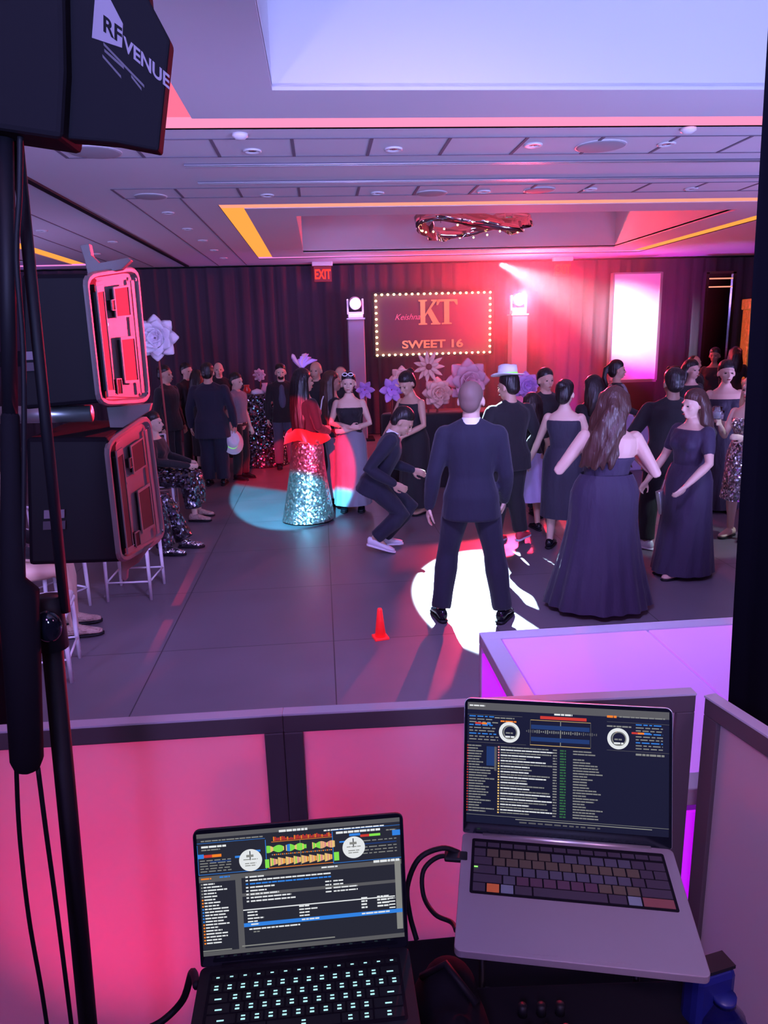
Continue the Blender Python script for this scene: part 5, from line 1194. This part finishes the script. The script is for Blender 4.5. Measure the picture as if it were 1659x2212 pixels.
br = MB(); br.prism([at_y(*q, 2.26)-o_ for q in ((172, 530), (192, 526), (197, 552), (214, 568), (275, 556), (283, 562), (262, 582), (190, 596), (182, 560))], (0, .03, 0)); br.build('rigging_bracket', 'spk', e, bevel=.002)
br = MB(); br.prism([at_y(*q, 2.24)-o_ for q in ((230, 880), (326, 872), (322, 888), (240, 940))], (0, .03, 0)); br.build('splay_link', 'spk', e, bevel=.002)
br = MB(); br.prism([at_y(*q, 2.22)-o_ for q in ((262, 1215), (330, 1172), (300, 1215), (274, 1232), (272, 1255), (262, 1252))], (0, .03, 0)); br.build('lower_bracket', 'spk', e, bevel=.002)
MB().box((.30, .10, 2.06), (.62, .05, .05)).build('fork_arm', 'blackmatte', e)

# ---------------------------------------------------------------- black side curtain at the right
a_ = at_y(1652, 230, 1.76); b_ = at_y(1578, 1500, 1.76)
mb = drape(0, .85, 0, 2.95, 0, .035, .13, 5, nz=14)
for v in mb.v: v.x += b_.x+(v.z-b_.z)*(a_.x-b_.x)/(a_.z-b_.z)*(1-min(1, v.x/.85)*.4)
for v in mb.v: v.y += 1.76
tag(mb.build('side_curtain', 'velvet2', smooth=True), 'heavy black pleated curtain hanging at the right edge beside the booth', 'curtain')

# fixtures of the other lamps; the recess head and floor pars are added
q_ = moving_head((1.62, 11.17, 3.88), 'lensL', 'added moving head lamp tucked up unseen inside the middle ceiling recess', .8, 40)
for sx in (-.12, .12): MB().tube([(sx, 0, .26), (sx, 0, .74)], .008, 8).build('hanging_rod', 'black', q_)
q_ = moving_head((-.625, .62, 3.18), 'lensL', 'moving head lamp above the booth aimed at the sequinned skirt', .8, 22); q_.rotation_euler = (0, 0, pi)
for sx in (-.12, .12): MB().tube([(sx, 0, .26), (sx, 0, .44)], .008, 8).build('hanging_rod', 'black', q_)
def par(loc, target, lb, mt):  # added fixture, out of view, for the red on the facade
    e = empty('added_par_light', loc, 0, lb, 'stage light'); d = (Vector(target)-Vector(loc)).normalized(); q = d.to_track_quat('Z', 'Y').to_matrix().to_4x4()
    MB().lathe([(.001, -.16), (.05, -.15), (.07, -.10), (.072, -.03), (.068, -.03), (.06, -.05), (.001, -.05)], n=20).xf(q).build('housing', 'black', e, smooth=True)
    MB().tube([(-.08, 0, 0), (-.085, 0, -loc[2]+.008), (.085, 0, -loc[2]+.008), (.08, 0, 0)], .008, 8).xf(q.to_3x3().to_4x4() if 0 else Matrix.Identity(4)).build('bracket', 'black', e)
par((-.80, 2.75, .18), (-.52, 1.73, .72), 'added floor lamp shining red on the left facade panel from the hall side', 'lensR')
par((.42, 2.75, .18), (.27, 1.73, .86), 'added floor lamp shining red on the middle facade panel from the hall side', 'lensR')

# ---------------------------------------------------------------- thin stage haze
def haze(c, d, lamp, rad, dens, lb):
    m = bpy.data.materials.new('haze'); m.use_nodes = True; nt = m.node_tree; n = nt.nodes; n.remove(n['Principled BSDF'])
    v = n.new('ShaderNodeVolumeScatter'); v.inputs['Anisotropy'].default_value = .2; v.inputs['Color'].default_value = (1, 1, 1, 1)
    tc = n.new('ShaderNodeTexCoord'); ds = n.new('ShaderNodeVectorMath'); ds.operation = 'DISTANCE'; ds.inputs[1].default_value = Vector(lamp)-Vector(c)
    nt.links.new(tc.outputs['Object'], ds.inputs[0]); mr = n.new('ShaderNodeMapRange'); mr.inputs[1].default_value = rad; mr.inputs[2].default_value = rad*.1; mr.inputs[3].default_value = 0; mr.inputs[4].default_value = dens
    nt.links.new(ds.outputs['Value'], mr.inputs[0]); nt.links.new(mr.outputs[0], v.inputs['Density']); nt.links.new(v.outputs[0], n['Material Output'].inputs['Volume'])
    o = MB().box((0, 0, 0), d).build('stage_haze', m, None, loc=c); return tag(o, lb, 'haze', kind='stuff')
haze((4.6, 13.7, 1.79), (8.4, 4.1, 3.56), (4.2, 15.0, 2.7), 3.8, .13, 'thin red lit haze hanging before the stage drape around the bright lamp')
for o_ in list(bpy.data.objects):
    l_ = o_.get('label')
    if l_ and len(l_.split()) > 16: print('LONG', len(l_.split()), l_)
